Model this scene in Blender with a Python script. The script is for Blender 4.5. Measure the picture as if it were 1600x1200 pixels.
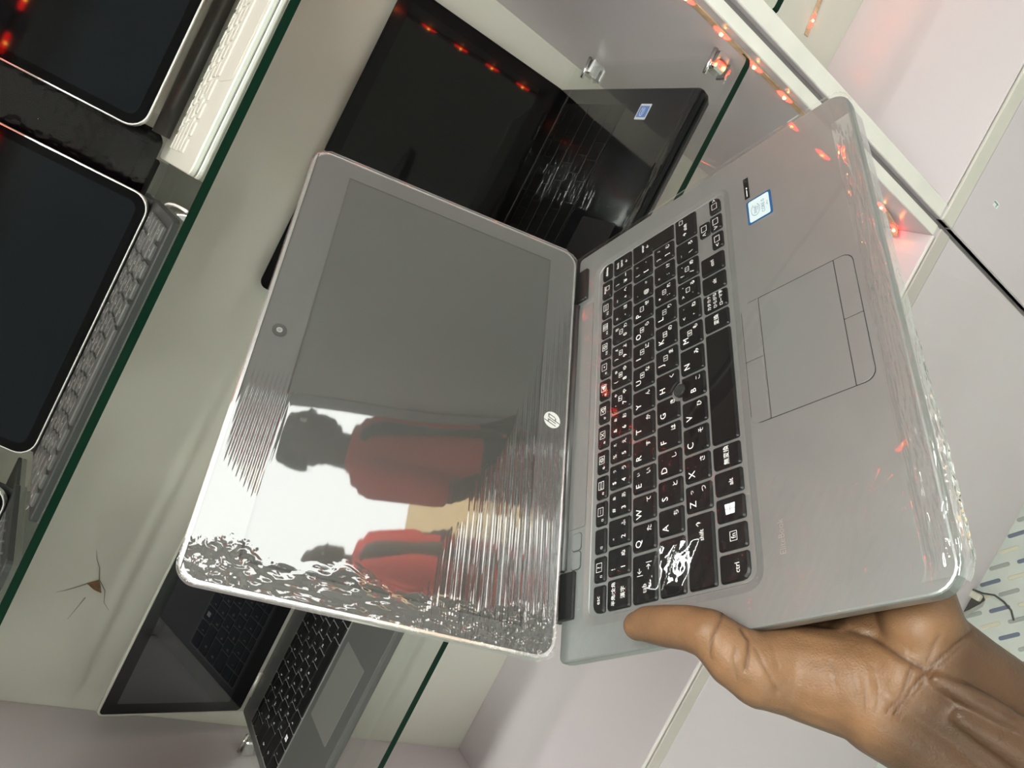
import bpy, bmesh, math, random
import numpy as np
from mathutils import Matrix, Vector

# ------------------------------------------------------------------ camera, world, lights
scn = bpy.context.scene
for o in list(bpy.data.objects):
    bpy.data.objects.remove(o)
COL = scn.collection
CAMZ = 1.452                      # lens height above the vinyl floor
F = 1215.0                        # focal length in pixels of the 1600x1200 frame
RC = np.array([[0.4574861, -0.47992603, -0.74858365],     # image right, in world axes
               [-0.88715072, -0.30369348, -0.3474678],    # image down
               [-0.06058113, 0.82306821, -0.56470227]])   # viewing direction
cam_d = bpy.data.cameras.new('camera')
cam = bpy.data.objects.new('camera', cam_d)
COL.objects.link(cam)
cam_d.sensor_width = 36.0
cam_d.lens = F / 1600 * 36.0
cam_d.clip_start = 0.02
cm = Matrix.Identity(4)
for i in range(3):
    cm[i][0] = RC[0][i]; cm[i][1] = -RC[1][i]; cm[i][2] = -RC[2][i]
cm[2][3] = CAMZ
cam.matrix_world = cm
scn.camera = cam

world = bpy.data.worlds.new('sky')
scn.world = world
world.use_nodes = True
wn = world.node_tree.nodes['Background']
wn.inputs[0].default_value = (0.97, 0.99, 0.95, 1)
wn.inputs[1].default_value = 3.7

scn.view_settings.view_transform = 'Standard'
scn.view_settings.look = 'None'
scn.view_settings.gamma = 1.0
scn.view_settings.use_curve_mapping = False
scn.view_settings.exposure = 1.02

CEIL = 2.70
LAMPS = [(0.30, -0.14, 1.0), (-1.02, -1.90, 1.0)]          # ceiling lamp positions (x, y, strength)
LAMP_W = 42.0

def pix(x, y):
    return RC.T @ np.array([(x - 800) / F, (y - 600) / F, 1.0])

def at_depth(x, y, d):
    p = pix(x, y) * d
    return np.array([p[0], p[1], p[2] + CAMZ])

def on_plane(x, y, z):
    d = pix(x, y)
    s = (z - CAMZ) / d[2]
    return (d[0] * s, d[1] * s, z)

# held laptop pose (metres): axes in columns, origin in the middle of the hinge line
LA = np.array([[0.7438912, -0.66543491, 0.06182444],
               [0.66270982, 0.74644583, 0.06028528],
               [-0.08626453, -0.00387402, 0.99626474]])
LT = np.array([-0.03900971, 0.40426886, -0.34030142 + CAMZ])
LID_A = 1.30407313

# ------------------------------------------------------------------ materials
MATS = {}

def mat(name, col, rough=0.5, metal=0.0, spec=0.5, emit=None, estr=0.0, var=0.0, vscale=8.0,
        bump=0.0, bscale=60.0, bstretch=None, coat=0.0, trans=0.0, ior=1.5):
    if name in MATS:
        return MATS[name]
    m = bpy.data.materials.new(name)
    m.use_nodes = True
    nt = m.node_tree
    b = nt.nodes['Principled BSDF']
    b.inputs['Base Color'].default_value = (*col, 1)
    b.inputs['Roughness'].default_value = rough
    b.inputs['Metallic'].default_value = metal
    b.inputs['Specular IOR Level'].default_value = spec
    b.inputs['IOR'].default_value = ior
    if coat:
        b.inputs['Coat Weight'].default_value = coat
        b.inputs['Coat Roughness'].default_value = 0.04
    if trans:
        b.inputs['Transmission Weight'].default_value = trans
    if emit:
        b.inputs['Emission Color'].default_value = (*emit, 1)
        b.inputs['Emission Strength'].default_value = estr
    if var or bump:
        tc = nt.nodes.new('ShaderNodeTexCoord')
        src = tc.outputs['Object']
        if bstretch:
            mp = nt.nodes.new('ShaderNodeMapping')
            mp.inputs['Scale'].default_value = bstretch
            nt.links.new(src, mp.inputs['Vector'])
            src = mp.outputs['Vector']
    if var:
        n = nt.nodes.new('ShaderNodeTexNoise')
        n.inputs['Scale'].default_value = vscale
        n.inputs['Detail'].default_value = 5
        nt.links.new(src, n.inputs['Vector'])
        r = nt.nodes.new('ShaderNodeMapRange')
        r.inputs['From Min'].default_value = 0.3
        r.inputs['From Max'].default_value = 0.7
        r.inputs['To Min'].default_value = 1 - var
        r.inputs['To Max'].default_value = 1 + var
        nt.links.new(n.outputs['Fac'], r.inputs['Value'])
        mx = nt.nodes.new('ShaderNodeVectorMath')
        mx.operation = 'SCALE'
        mx.inputs[0].default_value = col
        nt.links.new(r.outputs['Result'], mx.inputs['Scale'])
        nt.links.new(mx.outputs['Vector'], b.inputs['Base Color'])
    if bump:
        n2 = nt.nodes.new('ShaderNodeTexNoise')
        n2.inputs['Scale'].default_value = bscale
        n2.inputs['Detail'].default_value = 4
        nt.links.new(src, n2.inputs['Vector'])
        bp = nt.nodes.new('ShaderNodeBump')
        bp.inputs['Strength'].default_value = bump
        bp.inputs['Distance'].default_value = 0.002
        nt.links.new(n2.outputs['Fac'], bp.inputs['Height'])
        nt.links.new(bp.outputs['Normal'], b.inputs['Normal'])
    MATS[name] = m
    return m

def film_mat(name, gain, rough=0.03, tint=(1, 1, 1), haze=0.0):
    m = bpy.data.materials.new(name)
    m.use_nodes = True
    nt = m.node_tree
    nt.nodes.clear()
    out = nt.nodes.new('ShaderNodeOutputMaterial')
    tr = nt.nodes.new('ShaderNodeBsdfTransparent')
    tr.inputs[0].default_value = (*tint, 1)
    gl = nt.nodes.new('ShaderNodeBsdfGlossy')
    gl.inputs['Roughness'].default_value = rough
    gl.inputs['Color'].default_value = (1, 1, 1, 1)
    fr = nt.nodes.new('ShaderNodeFresnel')
    geo = nt.nodes.new('ShaderNodeNewGeometry')       # same index from either side of the sheet
    mr = nt.nodes.new('ShaderNodeMapRange')
    mr.inputs['To Min'].default_value = 1.5
    mr.inputs['To Max'].default_value = 1 / 1.5
    nt.links.new(geo.outputs['Backfacing'], mr.inputs['Value'])
    nt.links.new(mr.outputs['Result'], fr.inputs['IOR'])
    mu = nt.nodes.new('ShaderNodeMath')
    mu.operation = 'MULTIPLY'
    mu.use_clamp = True
    mu.inputs[1].default_value = gain
    mx = nt.nodes.new('ShaderNodeMixShader')
    nt.links.new(fr.outputs[0], mu.inputs[0])
    nt.links.new(mu.outputs[0], mx.inputs[0])
    body = tr.outputs[0]
    if haze:                                          # milky plastic: a little scattered light
        df = nt.nodes.new('ShaderNodeBsdfDiffuse')
        df.inputs[0].default_value = (.9, .9, .88, 1)
        hz = nt.nodes.new('ShaderNodeMixShader')
        hz.inputs[0].default_value = haze
        nt.links.new(tr.outputs[0], hz.inputs[1])
        nt.links.new(df.outputs[0], hz.inputs[2])
        body = hz.outputs[0]
    nt.links.new(body, mx.inputs[1])
    nt.links.new(gl.outputs[0], mx.inputs[2])
    nt.links.new(mx.outputs[0], out.inputs[0])
    MATS[name] = m
    return m

def grille_mat():
    m = mat('speaker grille', (0.22, 0.22, 0.22), 0.45, 0.6)
    nt = m.node_tree
    b = nt.nodes['Principled BSDF']
    tc = nt.nodes.new('ShaderNodeTexCoord')
    v = nt.nodes.new('ShaderNodeTexVoronoi')
    v.inputs['Scale'].default_value = 900
    v.inputs['Randomness'].default_value = 0.0
    nt.links.new(tc.outputs['Object'], v.inputs['Vector'])
    r = nt.nodes.new('ShaderNodeValToRGB')
    r.color_ramp.elements[0].position = 0.30
    r.color_ramp.elements[0].color = (0.05, 0.05, 0.05, 1)
    r.color_ramp.elements[1].position = 0.36
    r.color_ramp.elements[1].color = (0.25, 0.25, 0.25, 1)
    nt.links.new(v.outputs['Distance'], r.inputs[0])
    nt.links.new(r.outputs[0], b.inputs['Base Color'])
    return m

CREAM = mat('cream laminate', (0.65, 0.645, 0.58), 0.27, 0, 0.5, var=0.03, vscale=3)
LILAC = mat('lilac white laminate', (0.60, 0.545, 0.575), 0.30, 0, 0.5, var=0.03, vscale=4)
EDGE = mat('cream edge banding', (0.76, 0.735, 0.695), 0.4, 0, 0.4, var=0.05, vscale=20)
TAUPE = mat('taupe rail laminate', (0.50, 0.46, 0.43), 0.35, 0, 0.5, var=0.05, vscale=20)
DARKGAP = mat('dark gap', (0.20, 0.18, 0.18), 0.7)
GLASS_EDGE = mat('green glass edge', (0.0015, 0.016, 0.008), 0.15, 0, 0.12)
GLASS = film_mat('shelf glass', 1.0, 0.01, (0.95, 0.97, 0.955))
CHROME = mat('chrome', (0.75, 0.75, 0.75), 0.12, 1.0)
ALU = mat('brushed silver deck', (0.312, 0.333, 0.331), 0.42, 0.75, 0.5, var=0.03, vscale=40)
ALU_RIM = mat('polished silver rim', (0.70, 0.70, 0.69), 0.25, 0.9)
ALU_DARK = mat('grey plastic bezel', (0.085, 0.085, 0.083), 0.4, 0.2, 0.4)
LCD = mat('grey switched off screen', (0.040, 0.042, 0.039), 0.33, 0, 0.4)
BLACK = mat('black plastic', (0.008, 0.008, 0.008), 0.32, 0, 0.5)
KEYBLK = mat('black key', (0.006, 0.006, 0.0065), 0.36, 0, 0.25)
WHITE_INK = mat('white ink', (0.92, 0.92, 0.90), 0.5)
SEAM = mat('dark seam', (0.02, 0.02, 0.02), 0.5)
FILM = film_mat('stretch film', 2.7, 0.025, haze=.025)
FILM2 = film_mat('thin stretch film', 0.6, 0.03, haze=.0)
FILM3 = film_mat('streaky film', 1.3, 0.06)

# ------------------------------------------------------------------ mesh helpers
def link(name, me, m=None, parent=None, mw=None):
    o = bpy.data.objects.new(name, me)
    COL.objects.link(o)
    if m is not None and me is not None and len(me.materials) == 0:
        me.materials.append(m)
    if parent is not None:
        o.parent = parent
    if mw is not None:
        o.matrix_local = mw
    return o

def tag(o, label=None, cat=None, group=None, kind=None):
    if label: o['label'] = label
    if cat: o['category'] = cat
    if group: o['group'] = group
    if kind: o['kind'] = kind
    return o

def thing(name, label, cat, mw=None, group=None):
    o = bpy.data.objects.new(name, None)
    COL.objects.link(o)
    o.empty_display_size = 0.05
    if mw is not None:
        o.matrix_world = mw
    return tag(o, label, cat, group)

def me_from(verts, faces, smooth=False, name='mesh'):
    me = bpy.data.meshes.new(name)
    me.from_pydata([tuple(map(float, v)) for v in verts], [], faces)
    me.update()
    if smooth:
        me.shade_smooth()
    return me

def bm_done(bm, smooth=False):
    me = bpy.data.meshes.new('mesh')
    bmesh.ops.recalc_face_normals(bm, faces=bm.faces)
    bm.to_mesh(me)
    bm.free()
    if smooth:
        me.shade_smooth()
    return me

def box_me(x0, x1, y0, y1, z0, z1, bev=0.0, seg=2):
    bm = bmesh.new()
    bmesh.ops.create_cube(bm, size=1)
    for v in bm.verts:
        v.co = Vector((x0 + (v.co.x + .5) * (x1 - x0), y0 + (v.co.y + .5) * (y1 - y0), z0 + (v.co.z + .5) * (z1 - z0)))
    if bev > 0:
        bmesh.ops.bevel(bm, geom=list(bm.edges), offset=bev, segments=seg, profile=0.5, affect='EDGES')
    return bm_done(bm)

def box(name, x0, x1, y0, y1, z0, z1, m, parent=None, bev=0.0, seg=2, mw=None):
    return link(name, box_me(x0, x1, y0, y1, z0, z1, bev, seg), m, parent, mw)

def rrect(x0, x1, y0, y1, r, k=4):
    """rounded rectangle outline, counter-clockwise; r one radius or (bl, br, tr, tl)"""
    rs = (r,) * 4 if not isinstance(r, (tuple, list)) else r
    pts = []
    for (cx, cy, a0, rr) in ((x0 + rs[0], y0 + rs[0], 180, rs[0]), (x1 - rs[1], y0 + rs[1], 270, rs[1]),
                             (x1 - rs[2], y1 - rs[2], 0, rs[2]), (x0 + rs[3], y1 - rs[3], 90, rs[3])):
        for i in range(k + 1):
            a = math.radians(a0 + 90 * i / k)
            pts.append((cx + rr * math.cos(a), cy + rr * math.sin(a)))
    return pts

def loft(loops, cap0=True, cap1=True, smooth=False):
    """loops: list of (outline2d, z)"""
    verts, faces = [], []
    n = len(loops[0][0])
    for pts, z in loops:
        verts += [(p[0], p[1], z) for p in pts]
    for l in range(len(loops) - 1):
        for i in range(n):
            j = (i + 1) % n
            faces.append((l * n + i, l * n + j, (l + 1) * n + j, (l + 1) * n + i))
    if cap0:
        faces.append(tuple(range(n))[::-1])
    if cap1:
        faces.append(tuple(range((len(loops) - 1) * n, len(loops) * n)))
    return me_from(verts, faces, smooth)

def plate(name, x0, x1, y0, y1, r, z0, z1, m, parent=None, k=4, bev=0.0, mw=None):
    o = rrect(x0, x1, y0, y1, r, k)
    if bev:
        rr = tuple(max(a - bev, 1e-5) for a in (r if isinstance(r, (tuple, list)) else (r,) * 4))
        o2 = rrect(x0 + bev, x1 - bev, y0 + bev, y1 - bev, rr, k)
        lp = [(o, z0), (o, z1 - bev), (o2, z1)]
    else:
        lp = [(o, z0), (o, z1)]
    return link(name, loft(lp), m, parent, mw)

def tube_me(pts, rad, seg=8, smooth=True, closed_ends=True):
    pts = [Vector(p) for p in pts]
    n = len(pts)
    rads = rad if isinstance(rad, (list, tuple)) else [rad] * n
    verts, faces = [], []
    up = Vector((0.13, 0.31, 0.94)).normalized()
    for i, p in enumerate(pts):
        t = (pts[min(i + 1, n - 1)] - pts[max(i - 1, 0)]).normalized()
        a = t.cross(up)
        if a.length < 1e-3:
            a = t.cross(Vector((1, 0, 0)))
        a.normalize()
        b = t.cross(a).normalized()
        for s in range(seg):
            th = 2 * math.pi * s / seg
            verts.append(p + (a * math.cos(th) + b * math.sin(th)) * rads[i])
    for i in range(n - 1):
        for s in range(seg):
            s2 = (s + 1) % seg
            faces.append((i * seg + s, i * seg + s2, (i + 1) * seg + s2, (i + 1) * seg + s))
    if closed_ends:
        faces.append(tuple(range(seg))[::-1])
        faces.append(tuple(range((n - 1) * seg, n * seg)))
    return me_from(verts, faces, smooth)

_tc = {}
def text_geo(body, size):
    """flat text outline mesh as (verts Nx2, faces), left-bottom at the origin, with its width"""
    key = (body, size)
    if key in _tc:
        return _tc[key]
    c = bpy.data.curves.new('lettering', 'FONT')
    c.body = body
    c.size = size
    c.resolution_u = 2
    o = bpy.data.objects.new('lettering', c)
    me = o.to_mesh()
    v = [(p.co.x, p.co.y) for p in me.vertices]
    f = [tuple(p.vertices) for p in me.polygons]
    o.to_mesh_clear()
    bpy.data.objects.remove(o)
    bpy.data.curves.remove(c)
    if v:
        xs = [p[0] for p in v]; ys = [p[1] for p in v]
        x0, y0 = min(xs), min(ys)
        v = [(p[0] - x0, p[1] - y0) for p in v]
        w, h = max(xs) - x0, max(ys) - y0
    else:
        w = h = 0
    _tc[key] = (v, f, w, h)
    return _tc[key]

class Ink:
    """collects flat lettering and marks into one mesh"""
    def __init__(self):
        self.v, self.f = [], []
    def add(self, v, f, z):
        o = len(self.v)
        self.v += [(p[0], p[1], z) for p in v]
        self.f += [tuple(o + i for i in q) for q in f]
    def text(self, body, size, cx, cy, z, anchor='c', wmax=None):
        v, f, w, h = text_geo(body, size)
        if not v:
            return
        s = 1.0 if wmax is None or w <= wmax else wmax / w
        ox = cx - w * s / 2 if anchor == 'c' else (cx if anchor == 'l' else cx - w * s)
        self.add([(ox + p[0] * s, cy - h / 2 + p[1]) for p in v], f, z)
    def rect(self, x0, x1, y0, y1, z):
        self.add([(x0, y0), (x1, y0), (x1, y1), (x0, y1)], [(0, 1, 2, 3)], z)
    def frame(self, x0, x1, y0, y1, t, z):
        self.rect(x0, x1, y0, y0 + t, z); self.rect(x0, x1, y1 - t, y1, z)
        self.rect(x0, x0 + t, y0 + t, y1 - t, z); self.rect(x1 - t, x1, y0 + t, y1 - t, z)
    def quad(self, pts, z):
        self.add(pts, [(0, 1, 2, 3)], z)
    def ring(self, cx, cy, r0, r1, z, n=28, sy=1.0, a0=0.0, a1=360.0):
        v, f = [], []
        for i in range(n + 1):
            a = math.radians(a0 + (a1 - a0) * i / n)
            v += [(cx + r0 * math.cos(a), cy + sy * r0 * math.sin(a)), (cx + r1 * math.cos(a), cy + sy * r1 * math.sin(a))]
            if i:
                f.append((2 * i - 2, 2 * i - 1, 2 * i + 1, 2 * i))
        self.add(v, f, z)
    def disc(self, cx, cy, r, z, n=28, sy=1.0):
        self.add([(cx + r * math.cos(2 * math.pi * i / n), cy + sy * r * math.sin(2 * math.pi * i / n)) for i in range(n)],
                 [tuple(range(n))], z)
    def build(self, name, m, parent, mw=None):
        return link(name, me_from(self.v, self.f), m, parent, mw)

def mtx(A, T):
    M = Matrix.Identity(4)
    for i in range(3):
        for j in range(3):
            M[i][j] = float(A[i][j])
        M[i][3] = float(T[i])
    return M

def evaluated(me, mods):
    """run modifiers over a mesh and return the result as a new mesh"""
    o = bpy.data.objects.new('tmp', me)
    COL.objects.link(o)
    for typ, props in mods:
        md = o.modifiers.new(typ, typ)
        for k, v in props.items():
            setattr(md, k, v)
    dg = bpy.context.evaluated_depsgraph_get()
    r = bpy.data.meshes.new_from_object(o.evaluated_get(dg))
    bpy.data.objects.remove(o)
    return r

def cone_chain(bm, pts, rads, seg=16):
    """overlapping round cones along a chain: a limb"""
    for i in range(len(pts)):
        bmesh.ops.create_uvsphere(bm, u_segments=seg, v_segments=10, radius=rads[i], matrix=Matrix.Translation(Vector(pts[i])))
    for i in range(len(pts) - 1):
        a, b = Vector(pts[i]), Vector(pts[i + 1])
        d = b - a
        L = d.length
        if L < 1e-6:
            continue
        q = Vector((0, 0, 1)).rotation_difference(d.normalized()).to_matrix().to_4x4()
        bmesh.ops.create_cone(bm, cap_ends=True, segments=seg, radius1=rads[i], radius2=rads[i + 1], depth=L,
                              matrix=Matrix.Translation((a + b) / 2) @ q)

def ellipsoid(bm, c, r, rot=None, seg=20):
    m = Matrix.Translation(Vector(c))
    if rot is not None:
        m = m @ rot.to_4x4()
    m = m @ Matrix.Diagonal((*r, 1))
    bmesh.ops.create_uvsphere(bm, u_segments=seg, v_segments=12, radius=1, matrix=m)

def fuse(bm, voxel, it=6, fac=0.5):
    me = bpy.data.meshes.new('mesh')
    bm.to_mesh(me)
    bm.free()
    r = evaluated(me, [('REMESH', dict(mode='VOXEL', voxel_size=voxel, use_smooth_shade=True)),
                       ('SMOOTH', dict(factor=fac, iterations=it))])
    bpy.data.meshes.remove(me)
    r.shade_smooth()
    return r

def wnoise(x, y, scale, seed, n=5):
    """cheap smooth noise: a sum of sines in random directions"""
    rng = np.random.RandomState(seed)
    out = np.zeros_like(x)
    for i in range(n):
        a = rng.rand() * 2 * np.pi
        k = 2 * np.pi / scale * (0.6 + 0.9 * rng.rand())
        out = out + np.sin(k * (x * np.cos(a) + y * np.sin(a)) + rng.rand() * 6.28)
    return out / n

def crumple(x, y, scale, seed):
    """ridged wrinkles with sharp creases"""
    a = 1 - np.abs(wnoise(x + 3 * wnoise(x, y, scale * 2, seed + 7), y, scale, seed)) * 2
    b = 1 - np.abs(wnoise(x, y + 2 * wnoise(x, y, scale, seed + 9), scale * .45, seed + 3)) * 2
    return a + 0.45 * b

def grid_film(name, us, vs, fn, m, parent, mw=None):
    U, V = np.meshgrid(us, vs)
    P = fn(U, V)
    nu, nv = len(us), len(vs)
    idx = np.arange(nu * nv).reshape(nv, nu)
    faces = np.stack([idx[:-1, :-1], idx[:-1, 1:], idx[1:, 1:], idx[1:, :-1]], -1).reshape(-1, 4)
    me = bpy.data.meshes.new('film')
    me.vertices.add(nu * nv)
    me.vertices.foreach_set('co', np.stack(P, -1).reshape(-1).astype(np.float32))
    me.loops.add(len(faces) * 4)
    me.polygons.add(len(faces))
    me.loops.foreach_set('vertex_index', faces.reshape(-1).astype(np.int32))
    me.polygons.foreach_set('loop_start', np.arange(0, len(faces) * 4, 4, dtype=np.int32))
    me.update()
    me.validate()
    me.shade_smooth()
    return link(name, me, m, parent, mw)

def rr_wrap(X, Y, x0, x1, y0, y1, r):
    """pull grid points outside a rounded rectangle back to its outline; returns x, y, overshoot"""
    cx, cy = (x0 + x1) / 2, (y0 + y1) / 2
    qx, qy = np.abs(X - cx) - (x1 - x0) / 2 + r, np.abs(Y - cy) - (y1 - y0) / 2 + r
    d = np.hypot(np.maximum(qx, 0), np.maximum(qy, 0))
    over = np.maximum(d - r, 0)
    k = np.where(over > 0, r / np.maximum(d, 1e-6), 1.0)
    ax = np.where(qx > 0, qx * k, qx) + (x1 - x0) / 2 - r
    ay = np.where(qy > 0, qy * k, qy) + (y1 - y0) / 2 - r
    return cx + np.sign(X - cx) * ax, cy + np.sign(Y - cy) * ay, over

def sstep(x, a, b):
    t = np.clip((x - a) / (b - a), 0, 1)
    return t * t * (3 - 2 * t)

# ------------------------------------------------------------------ the setting
W0 = CAMZ
WALLP = mat('painted wall', (0.50, 0.50, 0.48), 0.6, var=0.03, vscale=2)
CEILP = mat('white ceiling', (0.75, 0.75, 0.73), 0.7)
VINYL = mat('pale vinyl', (0.55, 0.60, 0.56), 0.35, 0, 0.4, var=0.05, vscale=25)
RX0, RX1, RY0, RY1 = -1.7, 2.6, -2.4, 0.96
DY0, DY1, DZ = -1.42, -0.47, 2.25        # shop doorway in the right wall

def struct(name, me, m, parent=None):
    o = link(name, me, m, parent)
    if parent is None:
        o['kind'] = 'structure'
    return o

floor = struct('floor', box_me(RX0, RX1, RY0, RY1, -0.06, 0), VINYL)
struct('ceiling', box_me(RX0, RX1, RY0, RY1, CEIL, CEIL + .06), CEILP)
struct('wall_back', box_me(RX0, RX1, RY1, RY1 + .08, 0, CEIL), WALLP)
struct('wall_front', box_me(RX0, RX1, RY0 - .08, RY0, 0, CEIL), WALLP)
struct('wall_left', box_me(RX0 - .08, RX0, RY0, RY1, 0, CEIL), WALLP)
bm = bmesh.new()
for (a, b, c, d) in ((RY0, DY0, 0, CEIL), (DY1, RY1, 0, CEIL), (DY0, DY1, DZ, CEIL)):
    g = bmesh.ops.create_cube(bm, size=1)
    for v in g['verts']:
        v.co = Vector((RX1 + .04 + v.co.x * .08, (a + b) / 2 + v.co.y * (b - a), (c + d) / 2 + v.co.z * (d - c)))
struct('wall_right', bm_done(bm), WALLP)
bm = bmesh.new()
for (a, b, c, d) in ((DY0 - .04, DY0 + .02, 0, DZ), (DY1 - .02, DY1 + .04, 0, DZ), (DY0 - .04, DY1 + .04, DZ - .02, DZ + .04)):
    g = bmesh.ops.create_cube(bm, size=1)
    for v in g['verts']:
        v.co = Vector((RX1 + .04 + v.co.x * .12, (a + b) / 2 + v.co.y * (b - a), (c + d) / 2 + v.co.z * (d - c)))
struct('trim_1', bm_done(bm), mat('grey door frame', (0.32, 0.32, 0.33), 0.4))
struct('ground', box_me(RX1 + .1, 30, -18, 18, -0.12, -0.02), mat('sandy yard', (0.55, 0.38, 0.18), 0.9, var=0.2, vscale=3))

# printed dashes of the vinyl, slightly embossed
dash_cols = [mat('blue vinyl print', (0.12, 0.145, 0.215), 0.3), mat('cream vinyl print', (0.60, 0.59, 0.46), 0.3),
             mat('grey vinyl print', (0.31, 0.34, 0.32), 0.3)]
dash_me = []
for c in dash_cols:
    o1 = rrect(0, .033, -.0033, .0033, .0032, 3)
    o2 = rrect(.001, .032, -.0023, .0023, .0022, 3)
    me = loft([(o1, 0), (o1, .0005), (o2, .0011)])
    me.materials.append(c)
    dash_me.append(me)
dang = math.atan2(-.022, .024)
nd = 0
for row in range(-1, 12):
    for k in range(-22, 22):
        x = .074 - .0313 * k - .0313 * row
        y = .598 - .0312 * row
        if -.62 < x < .30 and .25 < y < .60 and nd < 300:
            if abs(x + .05) > .33 and y < .42:
                continue
            o = link('floor_dash', dash_me[k % 3], None, floor)
            o.matrix_local = Matrix.Translation((x, y, 0)) @ Matrix.Rotation(dang, 4, 'Z')
            nd += 1

# ------------------------------------------------------------------ display cabinets
FY = .60
BY = .922
LX0, LX1 = -.656, .345
ZT = .222 + W0          # underside of the top board
Z1 = -.097 + W0         # top of the upper glass shelf
Z2 = -.483 + W0         # top of the lower glass shelf
ZB = -.873 + W0         # top of the bottom board

cab = thing('display_cabinet', 'wide cream and lilac laminate display cabinet holding the glass shelves', 'cabinet', Matrix.Translation((0, FY, 0)))
def cpart(name, x0, x1, y0, y1, z0, z1, m, bev=0.0008, parent=None):
    return box(name, x0, x1, y0 - FY, y1 - FY, z0, z1, m, parent or cab, bev, 1)
back = cpart('back_panel', LX0 - .013, LX1 + .013, BY, BY + .012, .08, ZT + .018, CREAM)
cpart('side_panel', LX1, LX1 + .013, FY + .0015, BY, .0, ZT + .018, LILAC)
cpart('side_panel', LX0 - .013, LX0, FY + .0015, BY, .0, ZT + .018, LILAC)
cpart('edge_band', LX1, LX1 + .013, FY, FY + .0015, ZB, ZT + .018, EDGE)
cpart('edge_band', LX0 - .013, LX0, FY, FY + .0015, ZB, ZT + .018, EDGE)
cpart('top_board', LX0, LX1, FY, BY, ZT, ZT + .018, LILAC)
cpart('bottom_board', LX0, LX1, FY + .0015, BY, ZB - .005, ZB, LILAC)
cpart('edge_band', LX0, LX1, FY, FY + .0015, ZB - .005, ZB, EDGE)
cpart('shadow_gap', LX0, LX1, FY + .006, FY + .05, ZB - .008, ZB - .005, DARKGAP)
cpart('rail', LX0, LX1 + .013, FY - .001, FY + .018, ZB - .031, ZB - .008, TAUPE)
cpart('door', LX0, LX1 + .013, FY, FY + .018, .0, ZB - .0315, LILAC, .0015)

# chipped spot and cracks in the back panel
def strip_me(pts, w, y):
    v, f = [], []
    for i, p in enumerate(pts):
        q0, q1 = pts[max(i - 1, 0)], pts[min(i + 1, len(pts) - 1)]
        dx, dz = q1[0] - q0[0], q1[1] - q0[1]
        L = math.hypot(dx, dz) or 1
        ww = w * (1 - .75 * i / (len(pts) - 1))
        v += [(p[0] - dz / L * ww, y, p[1] + dx / L * ww), (p[0] + dz / L * ww, y, p[1] - dx / L * ww)]
        if i:
            f.append((2 * i - 2, 2 * i - 1, 2 * i + 1, 2 * i))
    return me_from(v, f)
yc = BY - FY - .0006
chip_pts = [(-.492, -.223), (-.4845, -.2345), (-.4925, -.2395), (-.501, -.2435), (-.4985, -.234)]
me = me_from([(p[0], yc, p[1] + W0) for p in chip_pts], [tuple(range(5))])
link('chip', me, mat('bare brown board', (0.22, 0.13, 0.07), 0.9, var=0.25, vscale=200), back)
CRK = mat('hairline crack', (0.22, 0.21, 0.19), 0.8)
for pts in ([(-.4925, -.224), (-.500, -.214), (-.506, -.205), (-.510, -.197)],
            [(-.4845, -.2345), (-.470, -.229), (-.460, -.222), (-.449, -.217)],
            [(-.4845, -.2345), (-.497, -.246), (-.512, -.251), (-.521, -.260)],
            [(-.510, -.229), (-.521, -.2265), (-.541, -.2215)]):
    link('crack', strip_me([(p[0], p[1] + W0) for p in pts], .0007, yc), CRK, back)

# second cabinet to the right
rc = thing('display_cabinet', 'neighbouring pale cabinet right of the dark vertical gap, mostly empty', 'cabinet', Matrix.Translation((.9, FY, 0)))
RXa, RXb = .386, 1.35
def rpart(name, x0, x1, y0, y1, z0, z1, m, bev=0.0008):
    return box(name, x0 - .9, x1 - .9, y0 - FY, y1 - FY, z0, z1, m, rc, bev, 1)
ZR = -.868 + W0
rpart('back_panel', RXa - .019, RXb, .898, .91, .08, ZT + .018, CREAM)
rpart('side_panel', RXa - .019, RXa, FY + .0015, .898, 0, ZT + .018, LILAC)
rpart('edge_band', RXa - .019, RXa, FY, FY + .0015, ZR, ZT + .018, EDGE)
rpart('side_panel', RXb, RXb + .019, FY, .898, 0, ZT + .018, LILAC)
rpart('top_board', RXa, RXb, FY, .898, ZT, ZT + .018, LILAC)
rpart('bottom_board', RXa, RXb, FY + .0015, .898, ZR - .003, ZR, LILAC)
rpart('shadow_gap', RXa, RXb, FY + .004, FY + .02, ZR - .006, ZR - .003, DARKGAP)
rpart('rail', RXa - .019, RXb, FY - .001, FY + .018, ZR - .031, ZR - .006, mat('beige rail', (.60, .575, .53), .4))
rpart('door', RXa - .019, RXb, FY, FY + .018, 0, ZR - .0315, LILAC, .0015)
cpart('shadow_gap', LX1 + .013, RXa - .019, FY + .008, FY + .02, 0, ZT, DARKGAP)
tp = mat('teal residue', (0.16, 0.30, 0.30), 0.6)
for (dx, dz, w, h, m_) in ((0, 0, .0075, .012, mat('peeling white tape', (0.82, 0.84, 0.84), 0.4)), (.0015, .001, .0018, .010, tp), (-.001, -.001, .004, .0016, tp)):
    q = pix(1556, 320); s = FY / q[1]
    x, z = q[0] * s + dx, q[2] * s + W0 + dz
    rpart('tape_scrap' if m_ is not tp else 'tape_stain', x - w / 2, x + w / 2, FY - (.0006 if m_ is not tp else .0009), FY, z - h / 2, z + h / 2, m_, 0)

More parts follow.
